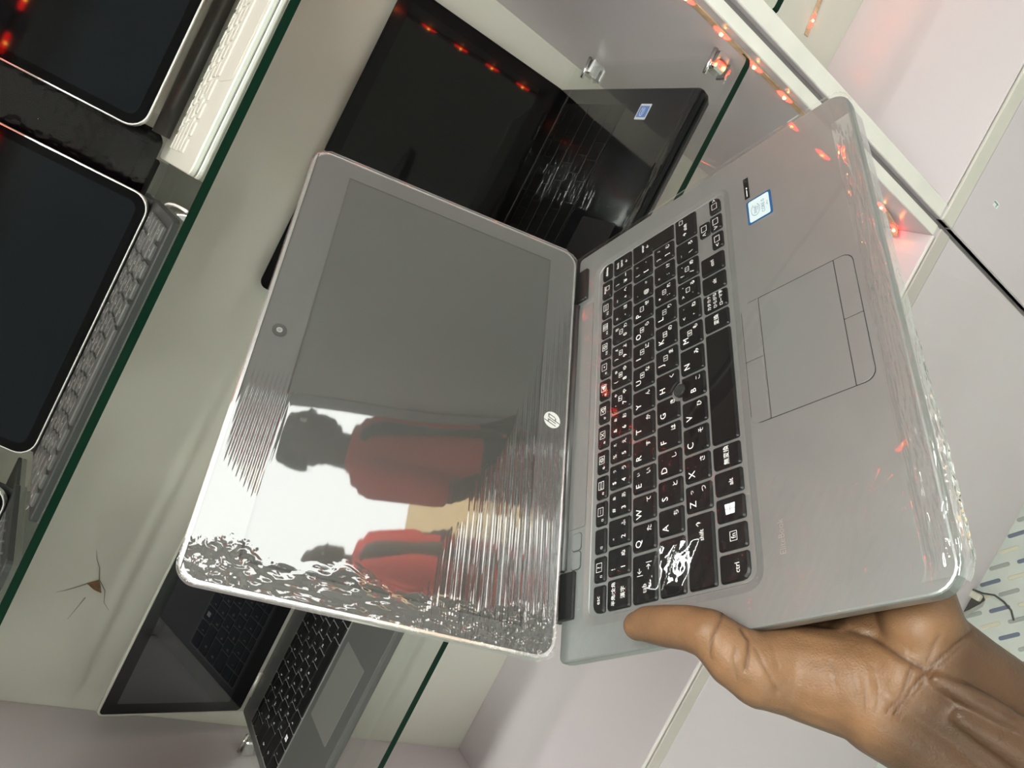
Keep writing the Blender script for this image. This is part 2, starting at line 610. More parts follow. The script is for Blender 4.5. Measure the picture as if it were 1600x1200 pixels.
# glass shelves
def glass_shelf(x0, x1, y0, y1, ztop, t, label, rf=.012):
    g = thing('glass_shelf', label, 'shelf', Matrix.Translation((x0, y0, ztop)), 'glass shelves of the cabinets')
    o1 = rrect(0, x1 - x0, 0, y1 - y0, (.003, rf, .003, .003), 4)
    n = len(o1)
    top = me_from([(p[0], p[1], 0) for p in o1], [tuple(range(n))])
    bot = me_from([(p[0], p[1], -t) for p in o1], [tuple(range(n))[::-1]])
    link('glass_top', top, GLASS, g)
    link('glass_underside', bot, GLASS, g)
    front = o1[1:len(o1) // 2]           # only the polished front edge reads dark green
    k = len(front)
    link('glass_edge', me_from([(p[0], p[1], -t + .00005) for p in front] + [(p[0], p[1], -.00005) for p in front],
                               [(i, i + 1, k + i + 1, k + i) for i in range(k - 1)]), GLASS_EDGE, g)
    return g
glass_shelf(LX0 + .002, LX1 - .002, .600, BY - .006, Z1, .0065, 'upper glass shelf with dark green edge, carrying the tablets')
glass_shelf(LX0 + .002, LX1 - .003, .602, BY - .006, Z2, .007, 'lower glass shelf with dark green edge, carrying the black open laptop')
glass_shelf(RXa + .002, RXb - .002, .602, .892, -.483 + W0, .007, 'glass shelf end in the right cabinet, just past the white edge strips')

# chrome clamps that hold the lower shelf
def bracket(x, y, z, sgn):
    b = cpart('shelf_bracket', x - .020 if sgn > 0 else x, x if sgn > 0 else x + .020, y - .008, y + .008, z - .012, z + .004, CHROME, .002)
    xs = x - .010 * sgn
    s = link('clamp_screw', tube_me([(x, y - FY, z + .006), (x - .027 * sgn, y - FY, z + .005)], .0022, 10), CHROME, b)
    j = link('clamp_jaw', box_me(x - .021 if sgn > 0 else x + .004, x - .004 if sgn > 0 else x + .021, y - FY - .007, y - FY + .007, z - .019, z - .0155, .001, 1), CHROME, b)
for (y, s, x) in ((.868, 1, LX1), (.645, 1, LX1), (.868, -1, LX0), (.645, -1, LX0)):
    bracket(x, y, Z2 + .001, s)

# red light strips
TAPE = mat('amber led tape', (0.62, 0.42, 0.27), 0.35, 0, 0.5, var=0.25, vscale=90)
LEDR = mat('red led lens', (0.7, 0.02, 0.02), 0.3, emit=(1, 0.012, 0.008), estr=14.0)
LEDC = mat('led core', (1, .7, .2), 0.3, emit=(1, 0.42, 0.06), estr=30.0)
def led_strip(pts, off, width, nrm, spacing, start, label, name='led_strip'):
    pts = [Vector(p) for p in pts]
    t = thing(name, label, 'led strip', Matrix.Translation(pts[0]), 'red light strips in the cabinets')
    nrm = Vector(nrm).normalized()
    org = pts[0]
    v, f = [], []
    L = [0]
    for i in range(1, len(pts)):
        L.append(L[-1] + (pts[i] - pts[i - 1]).length)
    for i, p in enumerate(pts):
        d = (pts[min(i + 1, len(pts) - 1)] - pts[max(i - 1, 0)]).normalized()
        s = d.cross(nrm).normalized() * width / 2
        for q in (p - s, p + s, p + s + nrm * .0012, p - s + nrm * .0012):
            v.append(q - org)
        if i:
            a, b = 4 * (i - 1), 4 * i
            for k in range(4):
                f.append((a + k, a + (k + 1) % 4, b + (k + 1) % 4, b + k))
    f.append((0, 3, 2, 1)); e = 4 * (len(pts) - 1); f.append((e, e + 1, e + 2, e + 3))
    link('tape', me_from(v, f), TAPE, t)
    s = start
    while s < L[-1]:
        i = max(j for j in range(len(L) - 1) if L[j] <= s)
        d = (pts[i + 1] - pts[i]).normalized()
        p = pts[i] + d * (s - L[i])
        z = nrm
        y = z.cross(d).normalized()
        M = Matrix.Identity(4)
        for k in range(3):
            M[k][0] = d[k]; M[k][1] = y[k]; M[k][2] = z[k]; M[k][3] = (p - org)[k]
        led = link('led', LED_ME, LEDR, t, M)
        link('led_core', CORE_ME, LEDC, led)
        s += spacing
    return t
lo = [rrect(-a, a, -b, b, b * .95, 3) for a, b in ((.0115, .0035), (.009, .003), (.0045, .0016))]
LED_ME = loft([(lo[0], .0012), (lo[1], .0018), (lo[2], .0022)]); LED_ME.materials.append(LEDR)
lo = [rrect(-a, a, -a, a, a * .6, 2) for a in (.0017, .0012)]
CORE_ME = loft([(lo[0], .002), (lo[1], .0036)]); CORE_ME.materials.append(LEDC)
xs = LX1 - .0003
led_strip([(xs, .616, .219 + W0), (xs, .616, -.605 + W0)], 0, .008, (-1, 0, 0), .0545, .0175,
          'vertical red light strip inside the right front edge of the cabinet')
led_strip([(xs, .630, -.70 + W0), (xs, .634, -.80 + W0), (xs - .004, .640, -.850 + W0), (xs - .010, .644, -.866 + W0)], 0, .008, (-1, 0, 0.0), .0525, .052,
          'loose end of a red light strip in the low corner of the cabinet')
led_strip([(.335, .618, ZT - .0003), (-.64, .618, ZT - .0003)], 0, .008, (0, 0, -1), .0485, .02,
          'red light strip under the top board of the cabinet')
led_strip([(.588, .8975, -.798 + W0), (.642, .8975, -.790 + W0), (1.2, .8975, -.77 + W0)], 0, .008, (0, -1, 0), .05, .022,
          'red light strip hanging on the back of the right cabinet')

# ceiling lamps
LAMPM = mat('lamp diffuser', (0.9, 0.9, 0.9), 0.5, emit=(0.97, 1.0, 0.93), estr=LAMP_W)
for (x, y, s) in LAMPS:
    t = thing('ceiling_lamp', 'long white ceiling lamp ' + ('nearer the doorway' if x > 0 else 'further from the doorway'), 'lamp', Matrix.Translation((x, y, CEIL)), 'ceiling lamps')
    box('housing', -.62, .62, -.075, .075, -.035, 0, CEILP, t, .003, 1)
    box('diffuser', -.60, .60, -.06, .06, -.042, -.035, LAMPM, t, .002, 1)

# ------------------------------------------------------------------ the laptop held in the hand
MM = .001
lap = thing('laptop', 'silver open laptop with Japanese keyboard, wrapped in film, held up in a hand', 'laptop', mtx(LA, LT))
def mm(l):
    return [([(p[0] * MM, p[1] * MM) for p in o], z * MM) for o, z in l]
# base: one lofted shell with the keyboard well sunk into its top
K = 6
RB = (13, 13, 4, 4)
def outl(i, r=RB):
    return rrect(-155 + i, 155 - i, -219 + i, 4 - i, tuple(max(a - i, .5) for a in r), K)
loops = [(outl(9), -14.5), (outl(4), -13.5), (outl(.8), -9), (outl(0), -5.5), (outl(0), -1.2), (outl(.4), -.35), (outl(1.2), 0),
         (rrect(-137.5, 137.5, -133.5, -13.5, 11, K), 0), (rrect(-134, 134, -130.5, -16.5, 8.5, K), -.5),
         (rrect(-133, 133, -129.7, -17.4, 7.5, K), -.6), (rrect(-132.6, 132.6, -129.2, -17.9, 7, K), -.9)]
base_o = link('base', loft(mm(loops)), ALU, lap)
base_o['label'] = 'silver keyboard deck'
# dark seam round the front of the base
# rubber-ish underside
def lp(name, x0, x1, y0, y1, r, z0, z1, m, k=4, bev=0.0, parent=None):
    rr = tuple(a * MM for a in r) if isinstance(r, (tuple, list)) else r * MM
    return plate(name, x0 * MM, x1 * MM, y0 * MM, y1 * MM, rr, z0 * MM, z1 * MM, m, parent or lap, k, bev * MM)
lp('bottom_cover', -146, 146, -210, -4, 8, -16.5, -14.4, mat('dark grey bottom cover', (.06, .06, .06), .5))
# speaker bar and its grille, power keys, hinge covers
lp('speaker_grille', -74.5, 104, -13.2, 2.0, 2, -.3, .35, grille_mat())
for (a, b) in ((-89, -78), (-101, -90)):
    lp('deck_button_seam', a - .4, b + .4, -10.6, -2.4, 2.2, -.3, .12, SEAM)
    lp('deck_button', a, b, -10.2, -2.8, 2, -.3, .45, ALU)
for (a, b) in ((110, 140), (-131, -102)):
    lp('hinge_cover', a, b, -7, 9, 1, -3, 2.2, BLACK, bev=.6)
link('hinge_barrel', tube_me([(-.100, .006, -.0015), (.108, .006, -.0015)], .0052, 12), mat('dark hinge barrel', (.09, .09, .09), .35, .5), lap)

# keys
ROWS = [(-31.0, -22.2), (-49.7, -33.1), (-68.7, -51.8), (-87.7, -70.8), (-106.8, -89.8), (-126.1, -108.9)]
STICK = (-7.8, -88.6)
KEYGEO = {}
def key_outline(x0, x1, y0, y1, r, notch, n=5):
    o = rrect(x0, x1, y0, y1, r, n)
    if notch:
        dense = []
        for i in range(len(o)):
            a, b = o[i], o[(i + 1) % len(o)]
            d = math.hypot(b[0] - a[0], b[1] - a[1])
            st = 16 if d > 2 else 1
            for s in range(st):
                dense.append((a[0] + (b[0] - a[0]) * s / st, a[1] + (b[1] - a[1]) * s / st))
        out = []
        for p in dense:
            dx, dy = p[0] - STICK[0], p[1] - STICK[1]
            d = math.hypot(dx, dy)
            R = 6.6 + notch[0]
            if d < R:
                p = (STICK[0] + dx / d * R, STICK[1] + dy / d * R)
            out.append(p)
        o = out
    return o
def add_key(x0, x1, y0, y1, gap=1.0, notch=False, corner=None):
    x0 += gap; x1 -= gap
    w, h = x1 - x0, y1 - y0
    cx, cy = (x0 + x1) / 2, (y0 + y1) / 2
    r = corner or (1.3,) * 4
    if notch:
        me = loft(mm([(key_outline(x0, x1, y0, y1, 1.3, (0,)), -1.5), (key_outline(x0, x1, y0, y1, 1.3, (0,)), .0),
                      (key_outline(x0 + .7, x1 - .7, y0 + 1.1, y1 - .4, 1.1, (.7,)), .7)]))
        for v in me.vertices:
            v.co.x -= cx * MM; v.co.y -= cy * MM
    else:
        kk = (round(w, 1), round(h, 1), r)
        if kk not in KEYGEO:
            a = rrect(-w / 2, w / 2, -h / 2, h / 2, r, 3)
            b = rrect(-w / 2 + .7, w / 2 - .7, -h / 2 + 1.1, h / 2 - .4, tuple(max(q - .3, .4) for q in r), 3)
            KEYGEO[kk] = loft(mm([(a, -1.5), (a, .0), (b, .7)]))
        me = KEYGEO[kk]
    o = link('key', me, KEYBLK, lap)
    o.location = (cx * MM, cy * MM, 0)
    return o, w, h
def legend(o, w, h, items):
    """items: (text, fx, fy, size mm, anchor) with fx, fy in -1..1 of the key face; 'box:' draws a framed sign"""
    ink = Ink()
    z = .00078
    for it in items:
        t, fx, fy, s = it[:4]
        an = it[4] if len(it) > 4 else 'c'
        x, y = fx * w / 2 * MM, fy * h / 2 * MM
        if t.startswith('box:'):
            q = s * MM
            ink.frame(x - q * .62, x + q * .62, y - q * .5, y + q * .5, .00024, z)
            if t[4:]:
                ink.text(t[4:], q * .95, x, y, z)
        else:
            ink.text(t, s * MM, x, y, z, an, wmax=w * .9 * MM)
    if ink.v:
        ink.build('key_legend', WHITE_INK, o)
def run(row, bounds, specs, notch=()):
    y0, y1 = ROWS[row]
    for i, sp in enumerate(specs):
        c = None
        if row == 0 and i == 0: c = (1.3, 1.3, 1.3, 4.5)
        if row == 0 and i == len(specs) - 1: c = (1.3, 1.3, 4.5, 1.3)
        if row == 5 and i == 0: c = (5, 1.3, 1.3, 1.3)
        o, w, h = add_key(bounds[i], bounds[i + 1], y0, y1, notch=i in notch, corner=c)
        legend(o, w, h, sp)
def jis(tl='', bl='', tr='', br='', box=None):
    r = []
    if tl: r.append((tl, -.55, .48, 4.0))
    if bl: r.append((bl, -.5, -.42, 4.6))
    if tr: r.append((tr, .42, .48, 3.2))
    if br: r.append((br, .5, -.42, 3.8))
    if box is not None: r.append(('box:' + box, .0, .02, 3.0))
    return r
def let(l, kana, box=None, tr=''):
    r = [(l, -.48, .42, 6.0), (kana, .52, -.45, 4.0)]
    if box is not None: r.append(('box:' + box, .1, .05, 3.2))
    if tr: r.append((tr, .45, .45, 3.2))
    return r
def fkey(n, ic):
    return [('box:' + ic, .12, .05, 4.4), ('f' + str(n), -.62, -.35, 2.4)]
run(0, [-132, -114, -96.6, -79, -61.3, -43.8, -25.7, -7.2, 11.0, 28.5, 45.3, 62.6, 80.2, 98.1, 116, 132.3],
    [[('esc', -.1, 0, 3.8)], fkey(1, '?'), [('f2', -.6, -.3, 2.4)], fkey(3, '···'), fkey(4, '▭'), fkey(5, '☼'), fkey(6, '✕'), fkey(7, '◁'), fkey(8, '◀'), fkey(9, '◂'),
     fkey(10, '☼'), fkey(11, '▥'), fkey(12, '▭'), [('insert', 0, .35, 2.9), ('box:', .1, -.25, 3.2)], [('delete', 0, 0, 3.4)]])
run(1, [-132, -112.6, -94.3, -76, -58, -39.7, -21.2, -2.7, 15.8, 34.3, 52.2, 69.6, 85.7, 101.4, 115, 132.3],
    [[('半角/全角', 0, .45, 3.2), ('漢字', .0, -.4, 3.6)], jis('!', '1', '', 'ぬ'), jis('"', '2', '', 'ふ'), jis('#', '3', 'ぁ', 'あ'), jis('$', '4', 'ぅ', 'う'),
     jis('%', '5', 'ぇ', 'え'), jis('&', '6', 'ぉ', 'お'), jis("'", '7', 'ゃ', 'や', '7'), jis('(', '8', 'ゅ', 'ゆ', '8'), jis(')', '9', 'ょ', 'よ', '9'),
     jis('', '0', 'を', 'わ', '/'), jis('=', '-', '', 'ほ'), jis('~', '^', '', 'へ'), jis('|', '¥', '', 'ー'),
     [('back', 0, .5, 3.0), ('space', 0, .0, 3.0), ('←', 0, -.5, 3.6)]])
run(2, [-132, -102.5, -84.2, -66.5, -48.2, -29.7, -11.5, 6.3, 24.5, 43, 60.7, 78.6, 97.3, 116],
    [[('tab', -.45, .0, 4.2), ('|←', .25, .35, 4.4), ('→|', .45, -.4, 4.4)], let('Q', 'た'), let('W', 'て'), let('E', 'い', tr='ぃ'), let('R', 'す'), let('T', 'か'),
     let('Y', 'ん'), let('U', 'な', '4'), let('I', 'に', '5'), let('O', 'ら', '6'), let('P', 'せ', '-'), jis('`', '@', '', '〃'), jis('{', '[', '「', '゜')])
run(3, [-132, -98, -80.4, -62.5, -44.2, -26, -8.3, 10.3, 29.2, 47.7, 65.6, 83.3, 101, 118],
    [[('caps', .25, .2, 3.6), ('lock', .25, -.4, 3.6)], let('A', 'ち'), let('S', 'と'), let('D', 'し'), let('F', 'は'), let('G', 'き'), let('H', 'く'), let('J', 'ま', '1'),
     let('K', 'の', '2'), let('L', 'り', '3'), jis('+', ';', '', 'れ', '+'), jis('*', ':', '', 'け'), jis('}', ']', '」', 'む')], notch=(5, 6))
run(4, [-132, -89.2, -71.4, -53.1, -35.1, -17, .8, 20.5, 38.9, 56.5, 74.2, 91.8, 109.3, 132.3],
    [[('shift', .4, -.1, 3.8), ('↑', .72, .1, 4.4)], let('Z', 'つ', tr='っ'), let('X', 'さ'), let('C', 'そ'), let('V', 'ひ'), [('B', -.48, -.02, 5.4), ('こ', .52, -.45, 4.0)], let('N', 'み'), let('M', 'も', '0'),
     jis('<', ',', '、', 'ね'), jis('>', '.', '。', 'る', '.'), jis('?', '/', '・', 'め', '/'), jis('_', '\\', '', 'ろ'), [('↑', -.6, .05, 4), ('shift', .0, -.0, 3.6), ('box:', .6, .4, 3.0)]], notch=(5,))
run(5, [-132, -115.4, -100, -84.8, -69.4, -53.7, 23.3, 38.1, 53.2, 67.9, 84.2],
    [[('ctrl', -.1, -.2, 4.0)], [('box:fn', .0, -.1, 4.2)], [], [('alt', -.1, -.2, 4.0)], [('無変換', 0, .0, 3.8)], [], [('変換', 0, 0, 3.8)],
     [('カタカナ', 0, .5, 3.0), ('ひらがな', 0, .0, 3.0), ('ローマ字', 0, -.5, 3.0)], [('alt', 0, -.1, 3.8)], [('ctrl', 0, 0, 3.8)]])
# four-pane mark on the third key of the bottom row
wk = [o for o in lap.children if o.name.startswith('key') and abs(o.location.x + .0924) < .002 and o.location.y < -.11][0]
ink = Ink()
for i in (0, 1):
    for j in (0, 1):
        sx = lambda u, w: (-.0002 + (u - .5) * .0058, (w - .5) * .0058 * (1 + .16 * (u - .5)))
        a, b = i * .52 + .0, i * .52 + .48
        c, d = j * .52, j * .52 + .48
        ink.quad([sx(a, c), sx(b, c), sx(b, d), sx(a, d)], .00078)
ink.build('key_legend', WHITE_INK, wk)
for (x0, x1, y0, y1, t) in ((85.8, 101, -126.6, -118.2, '<'), (101.2, 115.4, -117.0, -109.2, '∧'), (101.6, 116.4, -126.6, -117.8, '∨'), (116.8, 131.8, -126.4, -118.0, '>')):
    o, w, h = add_key(x0, x1, y0, y1, corner=(1.3, 4.5 if t == '>' else 1.3, 1.3, 1.3))
    legend(o, w, h, [('box:', .1 if t != '>' else -.15, 0, 4.0), (t, -.7 if t == '<' else (.65 if t == '>' else -.75), 0, 4.6)])
# L-shaped enter key
L1 = [(118.9, -87.8), (131.4, -87.8), (131.4, -51.6), (116.9, -51.6), (116.9, -68.8), (118.9, -68.8)]
def inset(p, d):
    cx = [(p[0][0] + d, p[0][1] + d * 1.5), (p[1][0] - d, p[1][1] + d * 1.5), (p[2][0] - d, p[2][1] - d * .6), (p[3][0] + d, p[3][1] - d * .6), (p[4][0] + d, p[4][1] + d * .9), (p[5][0] + d, p[5][1] + d * .9)]
    return cx
c0 = (124.9, -69.7)
L1c = [(p[0] - c0[0], p[1] - c0[1]) for p in L1]
ek = link('key', loft(mm([(L1c, -1.5), (L1c, 0), (inset(L1c, .7), .7)])), KEYBLK, lap)
ek.location = (c0[0] * MM, c0[1] * MM, 0)
legend(ek, 14, 36, [('enter', 0, .48, 3.2), ('←', 0, .25, 4.0)])
# pointing stick
st = link('pointing_stick', loft(mm([(rrect(-4.2, 4.2, -4.2, 4.2, 4.19, 5), -1.5), (rrect(-4.2, 4.2, -4.2, 4.2, 4.19, 5), 1.2), (rrect(-3.6, 3.6, -3.6, 3.6, 3.59, 5), 1.9), (rrect(-2.2, 2.2, -2.2, 2.2, 2.19, 5), 1.7)])), mat('grey rubber cap', (.014, .013, .013), .7, bump=.4, bscale=900), lap)
st.location = (STICK[0] * MM, STICK[1] * MM, 0)
link('collar', loft(mm([(rrect(-6, 6, -6, 6, 5.99, 6), -1.5), (rrect(-6, 6, -6, 6, 5.99, 6), -.6), (rrect(-4.8, 4.8, -4.8, 4.8, 4.79, 6), -.6)]), True, False), ALU, st)

# touchpad and its four buttons
lp('touchpad_seam', -49.6, 31.9, -203.2, -134.2, 6, -.4, .05, SEAM)
PADM = mat('silver touchpad', (0.285, 0.302, 0.300), 0.33, 0.6, 0.5)
lp('touchpad', -49.1, 31.4, -192.3, -146.3, .3, -.4, .16, PADM, bev=.1)
for (a, b, r) in ((-49.1, -9.2, (.3, .3, .3, 3)), (-8.8, 31.4, (.3, .3, 3, .3))):
    lp('touchpad_button', a, b, -145.2, -134.6, r, -.4, .45, ALU, bev=.25)
for (a, b, r) in ((-49.1, -9.2, (6, .3, .3, .3)), (-8.8, 31.4, (.3, 6, .3, .3))):
    lp('touchpad_button', a, b, -202.8, -192.8, r, -.4, .45, ALU, bev=.25)
lp('touchpad_trim', -49.1, 31.4, -146.0, -145.4, .1, -.4, .4, ALU_RIM)

# processor sticker, badge and engraved name
stk = lp('processor_sticker', 90, 110.2, -162.6, -145.2, 1.4, 0, .16, mat('blue foil', (.02, .16, .42), .18, .6, coat=.6))
stk['label'] = 'blue and white processor sticker'
lp('sticker_face', 91.2, 109.0, -161.0, -146.6, 1.2, .05, .2, mat('pale sticker face', (.62, .74, .78), .25, .2, coat=.5), parent=stk)
ink = Ink()
ink.ring(.1, -.1512, .0046, .0050, .00023, sy=.62, a0=20, a1=335)
ink.text('intel', .0036, .1, -.1508, .00023)
ink.text('inside', .0016, .1005, -.1528, .00023)
ink.text('CORE i5', .0031, .1, -.1565, .00023)
ink.text('vPro', .0019, .1004, -.1594, .00023)
ink.build('sticker_print', mat('navy print', (.01, .06, .16), .4), stk)
bd = lp('badge', 113.2, 131.4, -148.4, -144.8, .2, 0, .3, mat('gloss black badge', (.006, .005, .005), .08))
ink = Ink(); ink.rect(.1148, .1205, -.1469, -.1464, .00033); ink.rect(.1215, .1228, -.1471, -.1464, .00033)
ink.build('badge_print', WHITE_INK, bd)
ink = Ink(); ink.text('EliteBook', .0046, -.1143, -.1443, .00012)
ink.build('engraved_name', mat('engraving', (.55, .55, .53), .3, .8), lap)

# lid: rim shell, bezel, screen, camera, round mark
LM = Matrix.Rotation(LID_A, 4, 'X')
lid = link('lid', loft(mm([(rrect(-150, 150, 10, 210, 9, 5), -6.5), (rrect(-154, 154, 7, 213.6, 11, 5), -5.2), (rrect(-155.6, 155.6, 6, 215.2, 12, 5), -2.6), (rrect(-155.6, 155.6, 6, 215.2, 12, 5), -.6),
                           (rrect(-155, 155, 6.5, 214.6, 11.5, 5), 0), (rrect(-153.6, 153.6, 7.5, 213.4, 10.5, 5), -.1), (rrect(-153.6, 153.6, 7.5, 213.4, 10.5, 5), -.8)]), True, True), ALU_RIM, lap, LM)
lid['label'] = 'silver screen lid with polished rim'
def dp(name, x0, x1, y0, y1, r, z0, z1, m, k=4, bev=0.0, parent=None):
    return lp(name, x0, x1, y0, y1, r, z0, z1, m, k, bev, parent or lid)
# bezel as a ring
o1, o2 = rrect(-153, 153, 8, 212.8, 10, 5), rrect(-139.7, 139.7, 28.1, 188.1, .6, 5)
o3 = rrect(-138.6, 138.6, 29.2, 187, .6, 5)
link('screen_bezel', loft(mm([(o1, -.8), (o1, -.2), (o2, -.2)]), False, False), ALU_DARK, lid)
link('screen_seam', loft(mm([(o2, -.2), (o2, -.75), (o3, -.75), (rrect(-137, 137, 31, 185, .6, 5), -.75)]), False, False), SEAM, lid)
dp('screen', -138.3, 138.3, 29.5, 186.7, .3, -1.0, -.7, LCD)
for v_ in (213.4,):
    dp('rubber_seal', -150, 150, 212.3, 212.9, .2, -.8, .1, SEAM)
wc = dp('webcam', -4.6, 4.2, 197.9, 206.7, 4.39, -.3, .15, BLACK, k=7)
dp('lens_ring', -2.0, 1.6, 200.5, 204.1, 1.79, .1, .25, mat('grey lens ring', (.35, .35, .34), .3, .4), k=7, parent=lid)
dp('lens', -1.3, .9, 201.2, 203.4, 1.09, .2, .3, mat('lens glass', (.25, .26, .27), .1), k=6, parent=lid)
for x in (-19, 19.5, -48):
    dp('microphone_hole', x - .5, x + .5, 202.5, 203.5, .49, -.2, -.12, SEAM, k=3)
ink = Ink(); ink.disc(.0005, .0180, .0062, .0001); lg = ink.build('round_logo', mat('logo white', (.85, .85, .83), .3), lid)
ink = Ink()
def sl(u, w):      # slanted frame of the mark
    return (.0005 + (u + .36 * w) * .0062, .0180 + w * .0062)
t_ = .12
for (a, b, c, d) in ((-.56, -.56 + t_, -.48, .95), (-.56 + t_, -.12, .36, .50), (-.22, -.22 + t_, -.48, .40),
                     (.04, .04 + t_, -.95, .46), (.04 + t_, .48, .36, .50), (.44, .44 + t_, -.36, .46), (.04 + t_, .48, -.48, -.34)):
    ink.quad([sl(a, c), sl(b, c), sl(b, d), sl(a, d)], .00014)
ink.build('logo_letters', mat('logo dark', (.10, .10, .10), .4), lid)

# stretch film round the lid
def lid_film(X, V):
    Xc, Vc, over = rr_wrap(X, V, -156.2, 156.2, 4, 215.8, 12.5)
    h = .9 + .10 * wnoise(X, V, 80, 3)
    # stretched ridges by the hinge
    vmax = np.where(X < 0, 40 - .36 * X, 40 - .05 * X) + 5 * wnoise(X, V, 40, 5)
    mA = (1 - sstep(V, vmax - 8, vmax + 4)) * sstep(V, 9, 14) * (1 - .72 * sstep(X, -10, 60))
    ph = V + 1.2 * wnoise(X * .12, V, 26, 8) - .02 * X
    h = h + mA * (.066 * np.sin(2 * np.pi * ph / 1.75) * (.55 + .6 * wnoise(X * .2, V, 9, 11)) + .05 * np.sin(2 * np.pi * ph / 4.1 + 1))
    # ridges along the top edge
    mB = sstep(V, 184, 190) * (1 - sstep(V, 209, 213)) * sstep(X, -118 + (V - 188) * .9, -100 + (V - 188) * .9) * (1 - .75 * sstep(X, -6, 8))
    h = h + mB * .075 * np.sin(2 * np.pi * (V + .03 * X + .4 * wnoise(X * .15, V, 30, 4)) / 2.7)
    # crumpled film along the left edge and in the corners
    lim = -136 + 7 * wnoise(V, X * 0, 45, 21) + 7 * np.exp(-((V - 25) / 22.0) ** 2) + 8 * np.exp(-((V - 195) / 20.0) ** 2)
    mC = 1 - sstep(X, lim - 9, lim + 5)
    h = h - 1.15 * (1 - sstep(X, -157.5, lim + 4))
    h = h + mC * (.62 * np.maximum(0, crumple(X, V * .55, 13, 31) - .3) + .30 * np.maximum(0, crumple(X, V * .7, 6, 37) - .45))
    mD = 1 - sstep(np.hypot(X + 150, V - 14), 12, 28)
    h = h + mD * .5 * crumple(X, V, 7, 41)
    # faint scuffs over the middle
    h = h + .0016 * np.sin(2 * np.pi * (V + .4 * wnoise(X * .1, V, 30, 51)) / 5.2) * sstep(V, 60, 90)
    z = np.where(over > 0, .5 - .9 * np.minimum(over, 5.5), h)
    return Xc * MM, Vc * MM, z * MM
w1 = grid_film('plastic_wrap', np.concatenate([np.arange(-161, -120, .8), np.arange(-120, 161.1, 2.0)]), np.concatenate([np.arange(6, 92, .33), np.arange(92, 182, 1.2), np.arange(182, 220, .4)]), lid_film, FILM, lap, LM)
w1['label'] = 'clear crumpled stretch film over the screen'

def base_film(X, Y):
    Xc, Yc, over = rr_wrap(X, Y, -156, 156, -220.2, 20, 13.5)
    h = 1.5 + .22 * wnoise(X, Y, 120, 61) + .05 * wnoise(X, Y, 45, 63)
    m1 = 1 - sstep(X - .55 * (Y + 219), -138, -106)             # left front corner, diagonal
    d = X * .62 + Y * .78
    h = h + m1 * (.30 * crumple(X, Y, 16, 71) + .22 * (1 - np.abs(np.sin(2 * np.pi * (d + 3 * wnoise(X, Y, 40, 73)) / 13)) * 2) * sstep(wnoise(X, Y, 30, 74), -.1, .3))
    m2 = 1 - sstep(Y, -219, -209 + 3 * wnoise(X, Y * 0, 60, 75))   # bunched along the front edge
    h = h + m2 * (.55 * crumple(X * .12, Y, 3.4, 77) + .35 * sstep(-X, -40, 120) * crumple(X * .3, Y, 5, 78) + .2)
    m3 = 1 - sstep(np.hypot(X + 140, Y + 5), 12, 34)
    h = h + m3 * .5 * crumple(X, Y, 5, 81)
    gu = .43 * X + .903 * Y                       # two flat lifted pleats beside the thumb
    tent = np.interp(gu, [-136, -135, -125, -122.5, -113.5, -110.5], [0, 0, 6.06, .4, 5.85, 0])
    h = h + tent * sstep(X, -131, -127) * (1 - sstep(X, -105, -100))
    z = np.where(over > 0, 1.0 - 1.1 * np.minimum(over, 6) + .25 * np.minimum(over, 2) * crumple(X * .25, Y, 4, 79), h)
    loose = 2.6 * sstep(-X, -20, 90) * (1 - sstep(-X, 128, 146)) * (.6 + .8 * np.abs(wnoise(X, Y * 0, 22, 85))) * sstep(over, 0, 1.5) * (1 - sstep(over, 2.5, 5.5))
    return Xc * MM, (Yc - np.where(Y < -215, loose, 0)) * MM, z * MM
w2 = grid_film('plastic_wrap', np.concatenate([np.arange(-160, -70, .8), np.arange(-70, 160.1, 2.0)]), np.concatenate([np.arange(-226, -205, .35), np.arange(-205, -125, 1.0), np.arange(-125, 7, 1.0)]), base_film, FILM2, lap)
def edge_film(X, S):
    g = crumple(X * .07, S, 3.2, 121) + .6 * crumple(X * .2, S, 2.2, 122)
    fade = sstep(X, -152, -140) * (1 - sstep(X, 70, 130))
    amp = (.25 + .75 * sstep(-X, -30, 110)) * fade
    y = np.where(S < 14, -207 - S, -221 - .6 * np.sin((S - 14) / 9 * np.pi) * amp)
    z = np.where(S < 14, 1.9, 1.9 - (S - 14))
    off = .8 + .75 * amp * (g + .8) * sstep(S, 0, 6)
    nz = np.where(S < 11, 1.0, np.cos(np.clip((S - 11) / 5, 0, 1) * np.pi / 2))
    ny = -np.sqrt(1 - nz ** 2)
    q = np.clip((np.abs(X) - 142) / 13.5, 0, 1)
    y = y + 13.5 * (1 - np.sqrt(1 - q ** 2))
    return X * MM, (y + off * ny) * MM, (z + off * nz) * MM
w3 = grid_film('plastic_wrap', np.arange(-150, 130, 1.5), np.arange(0, 22.6, .35), edge_film, FILM, lap)
w3['label'] = 'bunched folds of film along the front edge'
w2['label'] = 'clear stretch film over the keyboard deck'

